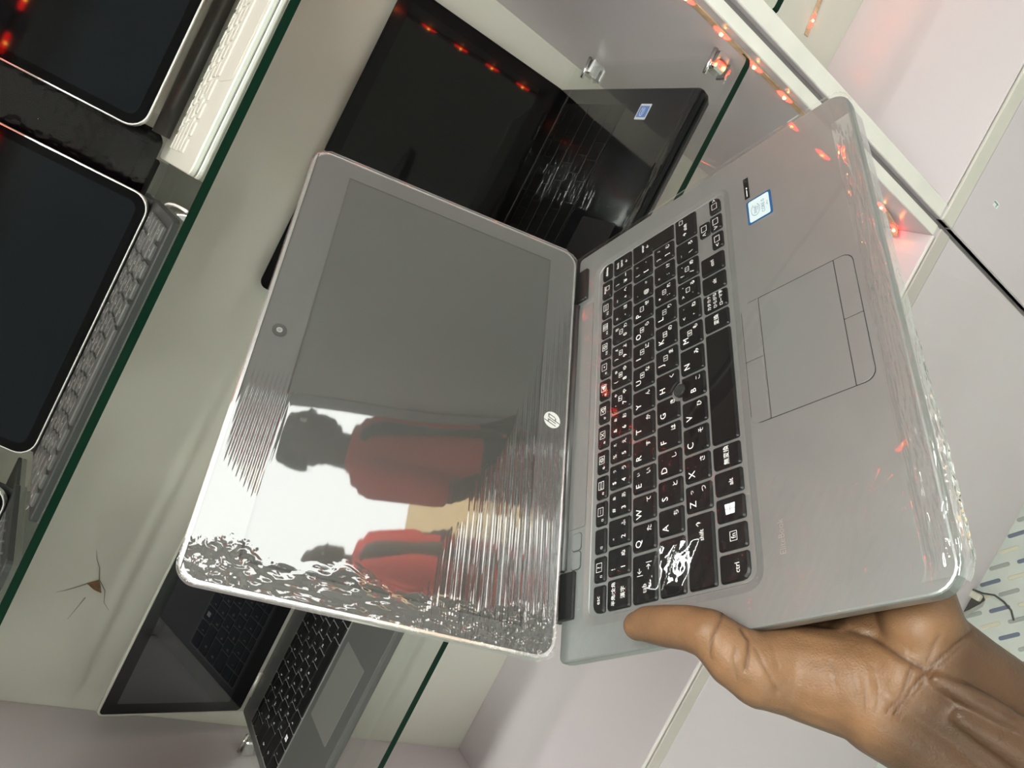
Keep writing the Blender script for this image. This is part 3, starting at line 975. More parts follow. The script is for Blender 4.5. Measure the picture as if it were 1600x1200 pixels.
# ------------------------------------------------------------------ laptops on the lower shelf
def shelf_laptop(name, label, x0, x1, yh, yf, z, zt, lid_len, lid_back, m_deck, m_rim, m_screen, m_bezel, bez, keys, glossy_border):
    """x0..x1 width, yh hinge, yf front, z deck height, lid_back lean in degrees"""
    t = thing(name, label, 'laptop', Matrix.Translation(((x0 + x1) / 2, yh, zt)))
    w = x1 - x0
    h = z - zt
    o = lambda i, r=.009: rrect(-w / 2 + i, w / 2 - i, yf - yh + i, 0.004 - i, (max(r - i, .001),) * 2 + (.004,) * 2, 4)
    link('base', loft([(o(.006), .0015), (o(.001), h * .45), (o(0), h * .75), (o(.0006), h - .0006), (o(.0016), h)]), m_deck, t)
    for sx in (-1, 1):
        for sy in (yf - yh + .02, -.02):
            link('rubber_foot', loft([(rrect(sx * (w / 2 - .03) - .01, sx * (w / 2 - .03) + .01, sy - .004, sy + .004, .0035, 3), 0), (rrect(sx * (w / 2 - .03) - .01, sx * (w / 2 - .03) + .01, sy - .004, sy + .004, .0035, 3), .003)]), BLACK, t)
    LMx = Matrix.Translation((0, 0.002, h)) @ Matrix.Rotation(math.radians(90 - lid_back), 4, 'X')
    q = lambda i, r=.009: rrect(-w / 2 + i, w / 2 - i, -.004 + i * .5, lid_len - i, (.004, .004, max(r - i, .001), max(r - i, .001)), 5)
    ld = link('lid', loft([(q(.003), -.007), (q(.0), -.004), (q(0), -.0006), (q(.0006), 0), (q(.002), 0), (q(.002), -.0006)]), m_rim, t, LMx)
    plate('screen_bezel', -w / 2 + .003, w / 2 - .003, .006, lid_len - .003, .005, -.001, .0002, m_bezel, ld)
    plate('screen', -w / 2 + bez[0], w / 2 - bez[0], bez[1], lid_len - bez[2], .001, -.001, .0004, m_screen, ld)
    for sx in (-.36, .36):
        link('hinge', tube_me([(sx * w - .018, .003, h + .002), (sx * w + .018, .003, h + .002)], .004, 10), m_rim, t)
    return t, ld, w, h

def keyboard(parent, rows, xk0, xk1, yk0, yk1, z, m, gap=.0018, th=.0014, bev=.0006):
    """rows of equal keys, listed from the back row: number of keys or list of relative widths"""
    nr = len(rows)
    cache = {}
    hs = [(.55 if i == 0 and nr > 5 else 1.0) for i in range(nr)]
    tot = sum(hs)
    y = yk1
    out = []
    for i, r in enumerate(rows):
        ws = [1.0] * r if isinstance(r, int) else r
        hh = (yk1 - yk0) * hs[i] / tot
        x = xk0
        for wv in ws:
            ww = (xk1 - xk0) * wv / sum(ws)
            k = (round(ww, 4), round(hh, 4))
            if k not in cache:
                a = rrect(-ww / 2 + gap / 2, ww / 2 - gap / 2, -hh / 2 + gap / 2, hh / 2 - gap / 2, .0012, 2)
                b = rrect(-ww / 2 + gap / 2 + bev, ww / 2 - gap / 2 - bev, -hh / 2 + gap / 2 + bev, hh / 2 - gap / 2 - bev, .001, 2)
                cache[k] = loft([(a, 0), (a, th * .6), (b, th)])
            o = link('key', cache[k], m, parent)
            o.location = (x + ww / 2, y - hh / 2, z)
            out.append((o, ww, hh))
            x += ww
        y -= hh
    return out
QW = [[1] * 15, [1] * 13 + [2], [1.5] + [1] * 12 + [1.5], [1.8] + [1] * 11 + [2.2], [2.3] + [1] * 10 + [2.7], [1.2, 1, 1.2, 1.2, 5.4, 1.2, 1.2, 1, 1, 1]]

PIANO = mat('gloss black plastic', (.004, .004, .0045), .10, 0, .2)
BKSCR = mat('gloss black screen', (.003, .0035, .0035), .05, 0, .28)
bl, bl_lid, bw, bh = shelf_laptop('laptop', 'black glossy open laptop in film on the lower glass shelf', -.087, .294, .873, .614, -.463 + W0, Z2 + .0004, .219, 9,
                                  PIANO, PIANO, BKSCR, PIANO, (.016, .024, .016), None, True)
plate('keyboard_well', -bw / 2 + .02, bw / 2 - .02, -.150, -.022, .004, bh - .001, bh + .0002, mat('black satin', (.004, .004, .004), .5, 0, .1), bl)
for o, ww, hh in keyboard(bl, QW, -bw / 2 + .023, bw / 2 - .023, -.147, -.025, bh + .0002, mat('black laptop key', (.004, .004, .004), .45, 0, .1), gap=.0012, th=.0005, bev=.0002):
    pass
plate('touchpad', -.06, .04, -.232, -.172, .003, bh - .001, bh + .0004, mat('black satin pad', (.012, .012, .012), .3), bl)
s_ = plate('processor_sticker', bw / 2 - .037, bw / 2 - .019, -.192, -.174, .001, bh, bh + .0004, mat('white foil sticker', (.55, .6, .62), .3, .2), bl)
plate('sticker_face', bw / 2 - .0345, bw / 2 - .0215, -.1905, -.1755, .0008, bh + .0002, bh + .0006, mat('blue sticker face', (.05, .15, .42), .3), s_)
ink = Ink(); ink.ring(bw / 2 - .028, -.182, .0045, .0051, bh + .0007, sy=.65, a0=20, a1=340); ink.text('intel', .0036, bw / 2 - .028, -.182, bh + .0007)
ink.build('sticker_print', WHITE_INK, s_)

def black_lid_film(X, V):
    h = 1.2 + .3 * wnoise(X, V, 90, 91) + .05 * crumple(X * .25, V, 16, 93) + .45 * crumple(X * .10, V, 9, 94) * (1 - sstep(V, 8, 30)) + .16 * crumple(X * .12, V, 14, 99) * sstep(wnoise(X * .3, V, 40, 90), -.1, .4)
    edge = sstep(V, 190, 216)
    h = h + edge * .25 * crumple(X * .2, V, 7, 95)
    return X * MM, V * MM, h * MM
b_ = grid_film('plastic_wrap', np.arange(-190, 190.1, 2.5), np.arange(8, 219.5, 1.2), black_lid_film, FILM3, bl, bl_lid.matrix_local)
b_['label'] = 'streaky clear film over the black screen'
def black_base_film(X, Y):
    h = bh * 1000 + 1.9 + .2 * wnoise(X, Y, 90, 96) + .30 * crumple(X * .14, Y, 12, 97) * (1 - sstep(X, 90, 130)) * sstep(Y, -200, -140) + .30 * crumple(X * .1, Y, 5, 98) * (1 - sstep(Y, -252, -240))
    return X * MM, Y * MM, h * MM
b2 = grid_film('plastic_wrap', np.arange(-190, 190.1, 2.5), np.arange(-258, 0.1, 1.2), black_base_film, FILM3, bl)
b2['label'] = 'clear film over the black keyboard deck'

def hinge_film(X, S):
    # film bridging from the screen down to the keyboard deck
    a = bl_lid.matrix_local @ Vector((0, .022, .0015)); b = Vector((0, -.024, bh + .0018))
    t_ = S / 40
    g = crumple(X * .06, S, 9, 131) + .6 * crumple(X * .2, S, 5, 132)
    amp = np.sin(np.pi * np.clip(t_, 0, 1)) * .0016
    sag = -.010 * np.sin(np.pi * t_)
    y = a.y + (b.y - a.y) * t_ + amp * g * -.7 - sag * .7
    z = a.z + (b.z - a.z) * t_ + amp * g * .7 + sag * .7
    return X * MM, y, z
h_ = grid_film('plastic_wrap', np.arange(-188, 188.1, 2.5), np.arange(0, 40.1, 1.0), hinge_film, FILM3, bl)
h_['label'] = 'bright folds of film across the hinge'

SILV = mat('silver painted plastic', (.095, .095, .092), .42, .2, .4)
PALE = mat('pale silver rim', (.62, .62, .55), .35, .4, .5)
SCR2 = mat('dark glass screen', (.012, .013, .017), .03, 0, .9, coat=.6)
sl_, sl_lid, sw, sh = shelf_laptop('laptop', 'small silver laptop with black keys at the left end of the lower shelf', -.612, -.305, .886, .660, -.466 + W0, Z2 + .0004, .192, -12,
                                   SILV, PALE, SCR2, mat('black bezel', (.006, .006, .007), .12), (.017, .028, .018), None, True)
plate('keyboard_well', -sw / 2 + .010, sw / 2 - .010, -.141, -.030, .003, sh - .001, sh + .0001, mat('dark keyboard tray', (.20, .20, .19), .5), sl_)
ks = keyboard(sl_, QW, -sw / 2 + .012, sw / 2 - .012, -.139, -.032, sh + .0001, KEYBLK)
for i, (o, ww, hh) in enumerate(ks):
    ink = Ink()
    if i == len(ks) - 8:
        for a in (0, 1):
            for b in (0, 1):
                ink.rect(-.0032 + a * .0034, -.0002 + a * .0034, -.0032 + b * .0034, -.0002 + b * .0034, .0016)
    elif i >= 15:
        ch = "`1234567890-=~\tQWERTYUIOP[]\\⇪ASDFGHJKL;'⏎⇧ZXCVBNM,./⇧"
        c = ch[(i - 15) % len(ch)]
        ink.text(c, .0048, -ww * .18, hh * .15, .0016)
    if ink.v:
        ink.build('key_legend', WHITE_INK, o)
plate('touchpad_seam', -.0405, .0565, -.2075, -.1505, .002, sh - .001, sh + .0002, mat('grey seam', (.16, .16, .15), .5), sl_)
plate('touchpad', -.04, .056, -.207, -.151, .002, sh - .001, sh + .0005, mat('satin silver pad', (.16, .16, .148), .35, .2), sl_)

# ------------------------------------------------------------------ tablets on the upper shelf
def tablet_body(parent, M, w, h, m_rim, bez=.009):
    q = lambda i: rrect(-w / 2 + i, w / 2 - i, i, h - i, .016 - i, 6)
    b = link('tablet_body', loft([(q(.0006), -.006), (q(0), -.0054), (q(0), -.0005), (q(.0005), 0), (q(.0016), 0), (q(.0016), -.0002)]), m_rim, parent, M)
    plate('tablet_bezel', -w / 2 + .0014, w / 2 - .0014, .0014, h - .0014, .0146, -.001, .00005, mat('black glass border', (.002, .002, .0025), .06, 0, .12), b, 6)
    plate('tablet_screen', -w / 2 + bez, w / 2 - bez, bez, h - bez, .008, -.001, .0002, mat('dark tablet glass', (.0035, .005, .007), .06, 0, .2), b, 5)
    return b
TROWS = [[1] * 13, [1] * 14, [1.4] + [1] * 12, [1.7] + [1] * 10 + [1.8], [2.1] + [1] * 10 + [2], [1, 1, 1.1, 1.4, 5.4, 1.4, 1.1, 1, 1, 1]]
RIMW = mat('bright silver tablet rim', (.82, .82, .80), .2, .9)

# grey keyboard folio
FOLIO = mat('dark grey rubber folio', (.026, .030, .0285), .5, 0, .4, bump=.15, bscale=900)
FKEY = mat('dark grey folio key', (.068, .075, .071), .42, 0, .45)
RL = random.Random(4)
def grey_folio(xc, label, yfront=.606, yaw=0.0):
    t = thing('tablet', label, 'tablet', Matrix.Translation((xc, yfront, Z1)) @ Matrix.Rotation(yaw, 4, 'Z'), 'tablets on the upper shelf')
    o = lambda i, r=.008: rrect(-.124 + i, .124 - i, i, .150 - i, r - i, 4)
    link('keyboard_cover', loft([(o(0), .0002), (o(0), .0045), (o(.001), .0055)]), FOLIO, t)
    for (kk, ww, hh) in keyboard(t, TROWS[1:], -.117, .117, .010, .106, .0055, FKEY, gap=.0030, th=.0026, bev=.0010):
        ink = Ink()
        ink.text(RL.choice('QWERTYUIOPASDFGHJKLZXCVBNM'), .0062, 0, 0, .0028)
        ink.build('key_legend', mat('pale key print', (.80, .84, .82), .5), kk)
    M = Matrix.Translation((0, .122, .0075)) @ Matrix.Rotation(math.radians(66), 4, 'X')
    tablet_body(t, M, .2476, .1785, RIMW)
    # folded back of the folio that props the tablet
    link('folio_back', me_from([(-.122, .136, .0056), (.122, .136, .0056), (.122, .205, .118), (-.122, .205, .118), (-.122, .139, .0056), (.122, .139, .0056), (.122, .208, .117), (-.122, .208, .117)],
                               [(0, 1, 2, 3), (7, 6, 5, 4), (0, 4, 5, 1), (1, 5, 6, 2), (2, 6, 7, 3), (3, 7, 4, 0)]), FOLIO, t)
    link('folio_foot', box_me(-.122, .122, .145, .214, .0003, .004, .001, 1), FOLIO, t)
    return t
grey_folio(-.1635, 'tablet with dark grey keyboard folio near the middle of the upper shelf')
grey_folio(-.452, 'second grey keyboard tablet, cut off by the left picture edge', yfront=.622)

# white floating keyboard tablet
WK = mat('white keyboard case', (.57, .59, .53), .38, 0, .45)
WKEY = mat('white key', (.60, .62, .56), .35)
t = thing('tablet', 'tablet on a white floating keyboard with trackpad, top corner of the picture', 'tablet', Matrix.Translation((.117, .606, Z1)), 'tablets on the upper shelf')
o = lambda i, r=.009: rrect(-.124 + i, .124 - i, i, .196 - i, r - i, 5)
link('keyboard_base', loft([(o(.0006), .0004), (o(0), .0014), (o(0), .0032), (o(.0006), .0042)]), WK, t)
link('keyboard_deck', loft([(o(.001), .0046), (o(.0002), .0056), (o(.0002), .0082), (o(.0010), .0092)]), WK, t)
for (kk, ww, hh) in keyboard(t, TROWS[1:], -.113, .113, .068, .160, .0092, WKEY, gap=.0026, th=.0012):
    ink = Ink(); ink.text(RL.choice('QWERTYUIOPASDFGHJKLZXCVBNM'), .0042, 0, 0, .0014); ink.build('key_legend', mat('grey key print', (.25, .25, .24), .6), kk)
plate('trackpad_seam', -.0505, .0505, .0095, .0625, .003, .0085, .00935, mat('grey pad seam', (.5, .5, .46), .5), t)
plate('trackpad', -.05, .05, .010, .062, .003, .0085, .0096, WK, t)
link('hinge_barrel', tube_me([(-.105, .188, .016), (.105, .188, .016)], .0085, 14), mat('dark hinge tube', (.12, .12, .115), .3, .4), t)
link('back_stand', me_from([(-.09, .188, .012), (.12, .188, .012), (.12, .215, .115), (-.09, .215, .115), (-.09, .193, .012), (.12, .193, .012), (.12, .220, .115), (-.09, .220, .115)],
                           [(0, 1, 2, 3), (7, 6, 5, 4), (0, 4, 5, 1), (1, 5, 6, 2), (2, 6, 7, 3), (3, 7, 4, 0)]), WK, t)
tablet_body(t, Matrix.Translation((.012, .128, .036)) @ Matrix.Rotation(math.radians(68), 4, 'X'), .2476, .1785, RIMW)

# black slab in film standing behind the two tablets
t = thing('tablet', 'black tablet in clear film standing behind and between the other two', 'tablet', Matrix.Translation((-.11, .842, Z1)), 'tablets on the upper shelf')
M = Matrix.Translation((0, 0, .007)) @ Matrix.Rotation(math.radians(78), 4, 'X')
q = lambda i: rrect(-.125 + i, .125 - i, i, .19 - i, .012 - i, 5)
b = link('slab', loft([(q(.001), -.008), (q(0), -.006), (q(0), -.001), (q(.001), 0)]), PIANO, t, M)
plate('tablet_screen', -.112, .112, .014, .178, .002, -.001, .0003, mat('slate screen', (.010, .009, .014), .08, 0, .25), b)
def slab_film(X, V):
    h = 1.2 + .30 * np.maximum(0, crumple(X, V * .3, 9, 101) - .5) * sstep(X, 20, 60) + .1 * wnoise(X, V, 60, 102)
    return X * MM, V * MM, h * MM
grid_film('plastic_wrap', np.arange(-126, 126.1, 2), np.arange(-1, 191, 1.5), slab_film, film_mat('single layer film', .6, .04), t, M)
link('prop_block', box_me(-.10, .10, .012, .060, .0003, .03, .002, 1), mat('black foam block', (.02, .02, .02), .8), t)
# short white cable lying near the shelf edge
tag(link('charging_cable', tube_me([on_plane(a, b, Z1 + .0013) for a, b in ((259, 320), (264, 318.5), (271, 319.5), (279, 323), (286, 327), (292, 331))], .0011, 8), mat('white cable', (.8, .8, .78), .4)),
    'short white cable end lying on the upper shelf edge', 'cable')

# ------------------------------------------------------------------ the hand that holds the laptop
def on_lap(px, py, z):
    """point of the laptop plane z (mm above the deck) that a pixel looks at"""
    d = LA.T @ pix(px, py)
    o = LA.T @ (np.array([0, 0, CAMZ]) - LT)
    s = (z * MM - o[2]) / d[2]
    return LT + LA @ (o + d * s)
def lapw(x, y, z):
    return LT + LA @ (np.array([x, y, z]) * MM)

bm = bmesh.new()
R_ = lambda l: [a * MM for a in l]
thumb = [on_lap(996, 978, 9.5), on_lap(1012, 975, 10), on_lap(1040, 978, 10.5), on_lap(1075, 981, 11), on_lap(1110, 991, 10), on_lap(1150, 1027, 0), on_lap(1190, 1047, -9), on_lap(1250, 1050, -24), on_lap(1345, 1072, -34)]
cone_chain(bm, thumb, R_([7.6, 9.2, 10.4, 10.9, 11.8, 14.8, 17.5, 21.5, 24]))
wr_c = [(1415, 1065, 338), (1480, 1108, 334), (1560, 1163, 331), (1700, 1268, 328), (1900, 1420, 322), (2160, 1620, 316)]
for off, rr in ((56, [22.3, 20.5, 20, 22, 25, 28]), (0, [23, 22, 23, 26, 30, 33]), (-56, [21, 20, 20.5, 23, 26, 29])):
    cone_chain(bm, [at_depth(x + .71 * off, y - .70 * off, d * MM) for x, y, d in wr_c], R_(rr))
# heel of the hand, palm and the four fingers under the base
cone_chain(bm, [at_depth(1455, 1024, .338), on_lap(1442, 985, -34), lapw(-125, -183, -36), lapw(-88, -172, -33)], R_([21, 17.5, 17, 13]))
cone_chain(bm, [on_lap(1345, 1072, -36), lapw(-150, -165, -44), lapw(-95, -150, -33)], R_([24, 19, 13]))
cone_chain(bm, [on_lap(1250, 1050, -30), lapw(-145, -135, -42), lapw(-98, -128, -32)], R_([20, 18, 13]))
cone_chain(bm, [on_lap(1190, 1047, -14), lapw(-140, -115, -36), lapw(-102, -104, -31)], R_([15, 15, 12]))
for kn, dx, ln, r0 in (((-102, -104, -29), (.93, .36), (42, 25, 20), 9.2), ((-97, -128, -29), (.97, .22), (46, 29, 21), 9.3),
                       ((-94, -150, -29), (.99, .10), (43, 27, 21), 9.0), ((-88, -171, -29), (1.0, -.04), (34, 20, 18), 8.2)):
    p = np.array(kn, float)
    ch, rr = [lapw(*p)], [r0 + 1]
    for i, L in enumerate(ln):
        p = p + np.array([dx[0] * L, dx[1] * L, (1.2, 1.2, 2.0)[i]])
        ch.append(lapw(*p)); rr.append(r0 - (i + 1) * .65)
    cone_chain(bm, ch, R_(rr))
# tendon and muscle ridges on the inner forearm
cone_chain(bm, [at_depth(x, y, d * MM) for x, y, d in ((1462, 1062, 316.5), (1510, 1085, 312.5), (1560, 1112, 309.5), (1640, 1160, 306))], R_([3, 4.2, 4.4, 3]))
cone_chain(bm, [at_depth(x, y, d * MM) for x, y, d in ((1500, 1120, 313), (1580, 1165, 310), (1680, 1230, 306))], R_([4, 7, 8]))
hand_me = fuse(bm, .001, 18, .5)
# skin folds pressed into the surface, and the palm's lighter skin with shade painted on its sides
n = len(hand_me.vertices)
co = np.empty(n * 3); hand_me.vertices.foreach_get('co', co); co = co.reshape(-1, 3)
no = np.empty(n * 3); hand_me.vertices.foreach_get('normal', no); no = no.reshape(-1, 3)
rel = co - np.array([0, 0, CAMZ])
cc = rel @ RC.T
PX = np.stack([800 + F * cc[:, 0] / cc[:, 2], 600 + F * cc[:, 1] / cc[:, 2]], -1)
facing = -(no * rel).sum(1) / np.linalg.norm(rel, axis=1)
def seg_dist(P, a, b):
    a = np.array(a, float); b = np.array(b, float)
    t_ = np.clip(((P - a) @ (b - a)) / ((b - a) @ (b - a)), 0, 1)
    return np.linalg.norm(P - (a + t_[:, None] * (b - a)), axis=1)
folds = [([(1130, 952), (1127, 968), (1119, 985), (1112, 1002), (1109, 1016)], 1.0, 2.6), ([(1108, 1018), (1112, 1030)], .8, 4),
         ([(1158, 982), (1170, 1000), (1169, 1022), (1164, 1046)], 1.3, 3.2), ([(1180, 1012), (1196, 1045), (1216, 1080)], .6, 3.0), ([(1150, 1012), (1146, 1035), (1152, 1060)], .5, 3),
         ([(1326, 984), (1362, 994), (1394, 1016), (1424, 1034), (1442, 1044)], 1.8, 6), ([(1206, 1010), (1216, 1045)], .35, 3), ([(1300, 1032), (1306, 1070)], .35, 4), ([(1330, 1040), (1336, 1090)], .35, 4),
         ([(1518, 986), (1490, 1010), (1456, 1040), (1434, 1064), (1414, 1090), (1398, 1116)], 1.1, 3.0),
         ([(1508, 1004), (1470, 1040), (1446, 1064), (1420, 1096), (1404, 1122)], .6, 2.6), ([(1424, 1036), (1418, 1064), (1404, 1092), (1386, 1112)], .9, 3.0),
         ([(1468, 992), (1458, 1010), (1450, 1034)], .6, 4), ([(1370, 1062), (1374, 1092), (1366, 1116)], .4, 3), ([(1350, 1060), (1352, 1095), (1344, 1120)], .4, 3)]
disp = np.zeros(n)
crease = np.zeros(n)
for pts, amp, sg in folds:
    d = np.min([seg_dist(PX, pts[i], pts[i + 1]) for i in range(len(pts) - 1)], axis=0)
    disp += .75 * amp * np.exp(-(d / sg) ** 2)
    crease = np.maximum(crease, min(1, .12 + .75 * amp * amp) * np.exp(-(d / (1.9 if sg < 5 else 3.0)) ** 2))
disp *= sstep(facing, .0, .3)
co2 = co - no * (disp * MM)[:, None]
hand_me.vertices.foreach_set('co', co2.reshape(-1).astype(np.float32))
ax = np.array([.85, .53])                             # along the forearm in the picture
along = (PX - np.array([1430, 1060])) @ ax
palm = (1 - sstep(along, -30, 60)) * sstep(no @ (np.array([0.25, -.45, .86])), -.05, .75)  # lighter palm skin, falloff widened to paint shade down the hand's sides
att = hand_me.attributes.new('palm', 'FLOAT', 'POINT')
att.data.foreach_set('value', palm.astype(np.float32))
att = hand_me.attributes.new('crease', 'FLOAT', 'POINT')
att.data.foreach_set('value', (crease * sstep(facing, .0, .3)).astype(np.float32))
hand_me.update()

def skin_mat(name, dark, light, attr=None, bump=.5):
    m = mat(name, dark, .47, 0, .4)
    nt = m.node_tree
    b = nt.nodes['Principled BSDF']
    b.inputs['Subsurface Weight'].default_value = .08
    b.inputs['Subsurface Radius'].default_value = (.006, .002, .001)
    b.inputs['Subsurface Scale'].default_value = .5
    tc = nt.nodes.new('ShaderNodeTexCoord')
    nz = nt.nodes.new('ShaderNodeTexNoise')
    nz.inputs['Scale'].default_value = 55
    nz.inputs['Detail'].default_value = 6
    nt.links.new(tc.outputs['Object'], nz.inputs['Vector'])
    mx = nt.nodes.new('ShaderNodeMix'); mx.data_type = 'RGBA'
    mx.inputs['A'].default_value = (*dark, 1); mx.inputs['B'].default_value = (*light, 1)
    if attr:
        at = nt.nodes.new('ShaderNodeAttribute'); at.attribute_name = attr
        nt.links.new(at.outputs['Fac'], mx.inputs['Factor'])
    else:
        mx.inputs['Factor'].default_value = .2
    rp = nt.nodes.new('ShaderNodeMapRange')
    rp.inputs['From Min'].default_value = .3; rp.inputs['From Max'].default_value = .7
    rp.inputs['To Min'].default_value = .80; rp.inputs['To Max'].default_value = 1.12
    nt.links.new(nz.outputs['Fac'], rp.inputs['Value'])
    sc = nt.nodes.new('ShaderNodeVectorMath'); sc.operation = 'SCALE'
    nt.links.new(mx.outputs['Result'], sc.inputs[0])
    nt.links.new(rp.outputs['Result'], sc.inputs['Scale'])
    if attr:                              # pigmented fold lines of the hand
        ac = nt.nodes.new('ShaderNodeAttribute'); ac.attribute_name = 'crease'
        m3 = nt.nodes.new('ShaderNodeMix'); m3.data_type = 'RGBA'
        ml = nt.nodes.new('ShaderNodeMath'); ml.operation = 'MULTIPLY'; ml.inputs[1].default_value = .72
        nt.links.new(ac.outputs['Fac'], ml.inputs[0])
        nt.links.new(ml.outputs[0], m3.inputs['Factor'])
        nt.links.new(sc.outputs['Vector'], m3.inputs['A'])
        m3.inputs['B'].default_value = (.040, .018, .010, 1)
        nt.links.new(m3.outputs['Result'], b.inputs['Base Color'])
    else:
        nt.links.new(sc.outputs['Vector'], b.inputs['Base Color'])
    vo = nt.nodes.new('ShaderNodeTexVoronoi'); vo.feature = 'DISTANCE_TO_EDGE'
    vo.inputs['Scale'].default_value = 620
    n2 = nt.nodes.new('ShaderNodeTexNoise'); n2.inputs['Scale'].default_value = 300; n2.inputs['Detail'].default_value = 3
    nt.links.new(tc.outputs['Object'], vo.inputs['Vector'])
    nt.links.new(tc.outputs['Object'], n2.inputs['Vector'])
    ad = nt.nodes.new('ShaderNodeMath'); ad.operation = 'MULTIPLY_ADD'; ad.inputs[1].default_value = .6
    nt.links.new(vo.outputs['Distance'], ad.inputs[0]); nt.links.new(n2.outputs['Fac'], ad.inputs[2])
    bp = nt.nodes.new('ShaderNodeBump'); bp.inputs['Strength'].default_value = bump; bp.inputs['Distance'].default_value = .0006
    nt.links.new(ad.outputs[0], bp.inputs['Height'])
    nt.links.new(bp.outputs['Normal'], b.inputs['Normal'])
    return m
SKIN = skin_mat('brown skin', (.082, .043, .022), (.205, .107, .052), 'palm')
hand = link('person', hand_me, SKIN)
tag(hand, 'bare forearm and open palm-up hand gripping the laptop edge with the thumb', 'person')

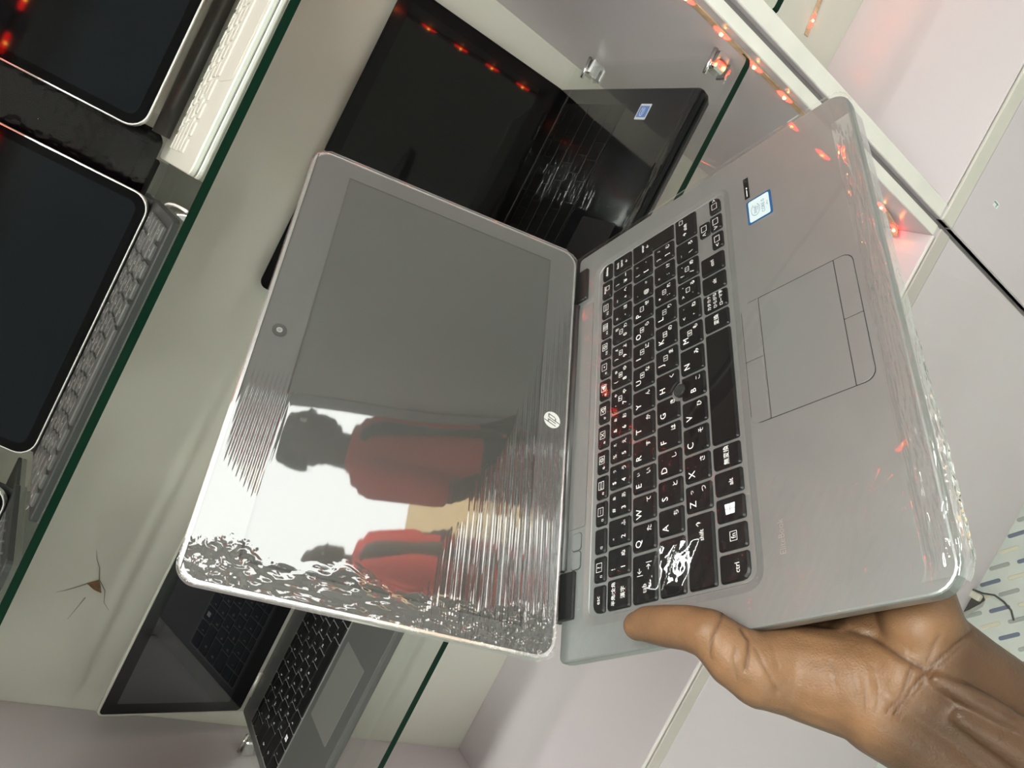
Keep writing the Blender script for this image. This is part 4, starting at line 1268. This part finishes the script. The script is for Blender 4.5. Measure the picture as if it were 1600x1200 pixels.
# ------------------------------------------------------------------ customers mirrored in the held screen
def person(label, x, y, z0, yaw, H, shirt_col, pants_col):
    s = H / 1.75
    t = thing('person', label, 'person', Matrix.Translation((x, y, z0)) @ Matrix.Rotation(yaw, 4, 'Z') @ Matrix.Scale(s, 4), 'customers in red shirts')
    # local: faces +x, left is +y
    bm = bmesh.new()
    ellipsoid(bm, (.015, 0, 1.655), (.098, .076, .118))
    ellipsoid(bm, (.045, 0, 1.60), (.062, .058, .075))
    cone_chain(bm, [(.108, 0, 1.665), (.122, 0, 1.635)], [.008, .015])                    # nose
    cone_chain(bm, [(.098, -.022, 1.592), (.104, 0, 1.592), (.098, .022, 1.592)], [.007, .010, .007])   # lips
    for sd in (-1, 1):
        ellipsoid(bm, (.0, sd * .079, 1.655), (.02, .010, .032))                           # ears
    cone_chain(bm, [(-.005, 0, 1.60), (-.02, 0, 1.47), (-.02, 0, 1.36)], [.056, .058, .09])
    cone_chain(bm, [(0, 0, 1.36), (0, 0, 1.15), (0, 0, .98)], [.115, .11, .125])
    for sd in (-1, 1):
        cone_chain(bm, [(-.02, sd * .10, 1.39), (-.02, sd * .185, 1.38), (-.03, sd * .225, 1.12), (.06, sd * .22, .90), (.11, sd * .20, .83)], [.065, .060, .043, .031, .028])
        cone_chain(bm, [(.11, sd * .20, .83), (.135, sd * .195, .775)], [.026, .032])
        for i in range(4):
            yy = sd * (.195 - .028 + .0185 * i)
            cone_chain(bm, [(.145, yy, .765), (.165, yy, .715), (.160, yy, .675 + .008 * abs(i - 1.5))], [.010, .0095, .008])
        cone_chain(bm, [(.135, sd * .165, .79), (.16, sd * .145, .75), (.172, sd * .143, .715)], [.012, .011, .009])
        cone_chain(bm, [(0, sd * .085, .96), (.01, sd * .095, .52), (-.01, sd * .10, .10)], [.095, .062, .042])
        cone_chain(bm, [(-.03, sd * .10, .045), (.14, sd * .115, .035)], [.042, .034])
    body = link('body', fuse(bm, .007, 5, .5), SKIN_P, t)
    # shirt
    bm = bmesh.new()
    for k in (-1, 0, 1):
        cone_chain(bm, [(-.01, k * .075, 1.37), (0, k * .075, 1.16), (0, k * .075, .94)], [.100, .106, .110])
    cone_chain(bm, [(-.02, -.14, 1.42), (-.02, 0, 1.445), (-.02, .14, 1.42)], [.07, .075, .07])
    for sd in (-1, 1):
        cone_chain(bm, [(-.02, sd * .175, 1.39), (-.025, sd * .222, 1.16)], [.080, .068])
    link('shirt', fuse(bm, .010, 5, .5), mat('red cotton', shirt_col, .8, bump=.3, bscale=30), t)
    bm = bmesh.new()
    for sd in (-1, 1):
        cone_chain(bm, [(0, sd * .075, .96), (.01, sd * .095, .52), (-.01, sd * .10, .09)], [.118, .082, .068])
    link('trousers', fuse(bm, .010, 4, .5), mat('dark trousers', pants_col, .8), t)
    bm = bmesh.new()
    ellipsoid(bm, (-.006, 0, 1.672), (.100, .082, .116))
    bmesh.ops.delete(bm, geom=[v for v in bm.verts if v.co.z < 1.69 and v.co.x > .0 or v.co.z < 1.63], context='VERTS')
    link('hair', bm_done(bm, True), mat('black hair', (.008, .007, .006), .7, bump=.8, bscale=250), t)
    for sd in (-1, 1):
        bm = bmesh.new(); ellipsoid(bm, (.094, sd * .031, 1.66), (.012, .014, .011), seg=12)
        e = link('eye', bm_done(bm, True), mat('eye white', (.7, .68, .64), .2), t)
        bm = bmesh.new(); ellipsoid(bm, (.1035, sd * .031, 1.66), (.004, .006, .006), seg=10)
        link('iris', bm_done(bm, True), mat('dark iris', (.02, .01, .006), .2), e)
        bm = bmesh.new(); cone_chain(bm, [(-.06, sd * .10, .035), (.05, sd * .105, .04), (.165, sd * .118, .032)], [.045, .05, .042])
        for v in bm.verts: v.co.z = max(v.co.z, 0.0)
        link('shoe', bm_done(bm, True), mat('dark shoe', (.03, .03, .03), .5), t)
    return t
SKIN_P = skin_mat('dark brown skin', (.060, .030, .017), (.12, .06, .03), None, .2)
person('customer in a red shirt mirrored in the held screen, nearer one', 2.02, -.42, 0, math.radians(95), 1.585, (.75, .06, .045), (.03, .03, .035))
person('customer in a red shirt outside the doorway, mirrored at the screen corner', 3.05, -1.44, -.02, math.radians(100), 1.58, (.55, .04, .04), (.03, .03, .04))

# ------------------------------------------------------------------ torn vinyl and loose wire by the cabinet foot
t = thing('power_plug', 'small plug with a thin dark wire poking through torn floor vinyl', 'plug', Matrix.Translation(on_plane(1520, 935, 0)))
o0 = np.array(on_plane(1520, 935, 0))
fl = lambda x, y, z: tuple(np.array(on_plane(x, y, 0)) - o0 + np.array([0, 0, z]))
link('torn_hole', me_from([fl(x, y, .0016) for x, y in ((1502, 958), (1512, 940), (1524, 924), (1537, 930), (1540, 938), (1530, 946), (1518, 952))], [tuple(range(7))]), mat('dark hole', (.03, .025, .02), .9), t)
link('vinyl_flap', me_from([fl(x, y, z) for x, y, z in ((1501, 962, .003), (1520, 952, .006), (1538, 942, .004), (1542, 934, .002), (1536, 948, .0018), (1512, 962, .0018))], [tuple(range(6))]), mat('grey torn vinyl', (.30, .31, .28), .6), t)
b0 = np.array(fl(1523, 930, 0))
link('plug_body', box_me(b0[0] - .006, b0[0] + .006, b0[1] - .014, b0[1] + .012, .002, .014, .002, 1), mat('cream plug', (.62, .60, .50), .4), t)
link('wire', tube_me([fl(1524, 923, .012), fl(1540, 929, .012), fl(1558, 932, .011), fl(1572, 942, .010), fl(1583, 955, .008), fl(1585, 970, .003)], .0016, 8), mat('dark wire', (.02, .02, .02), .4), t)
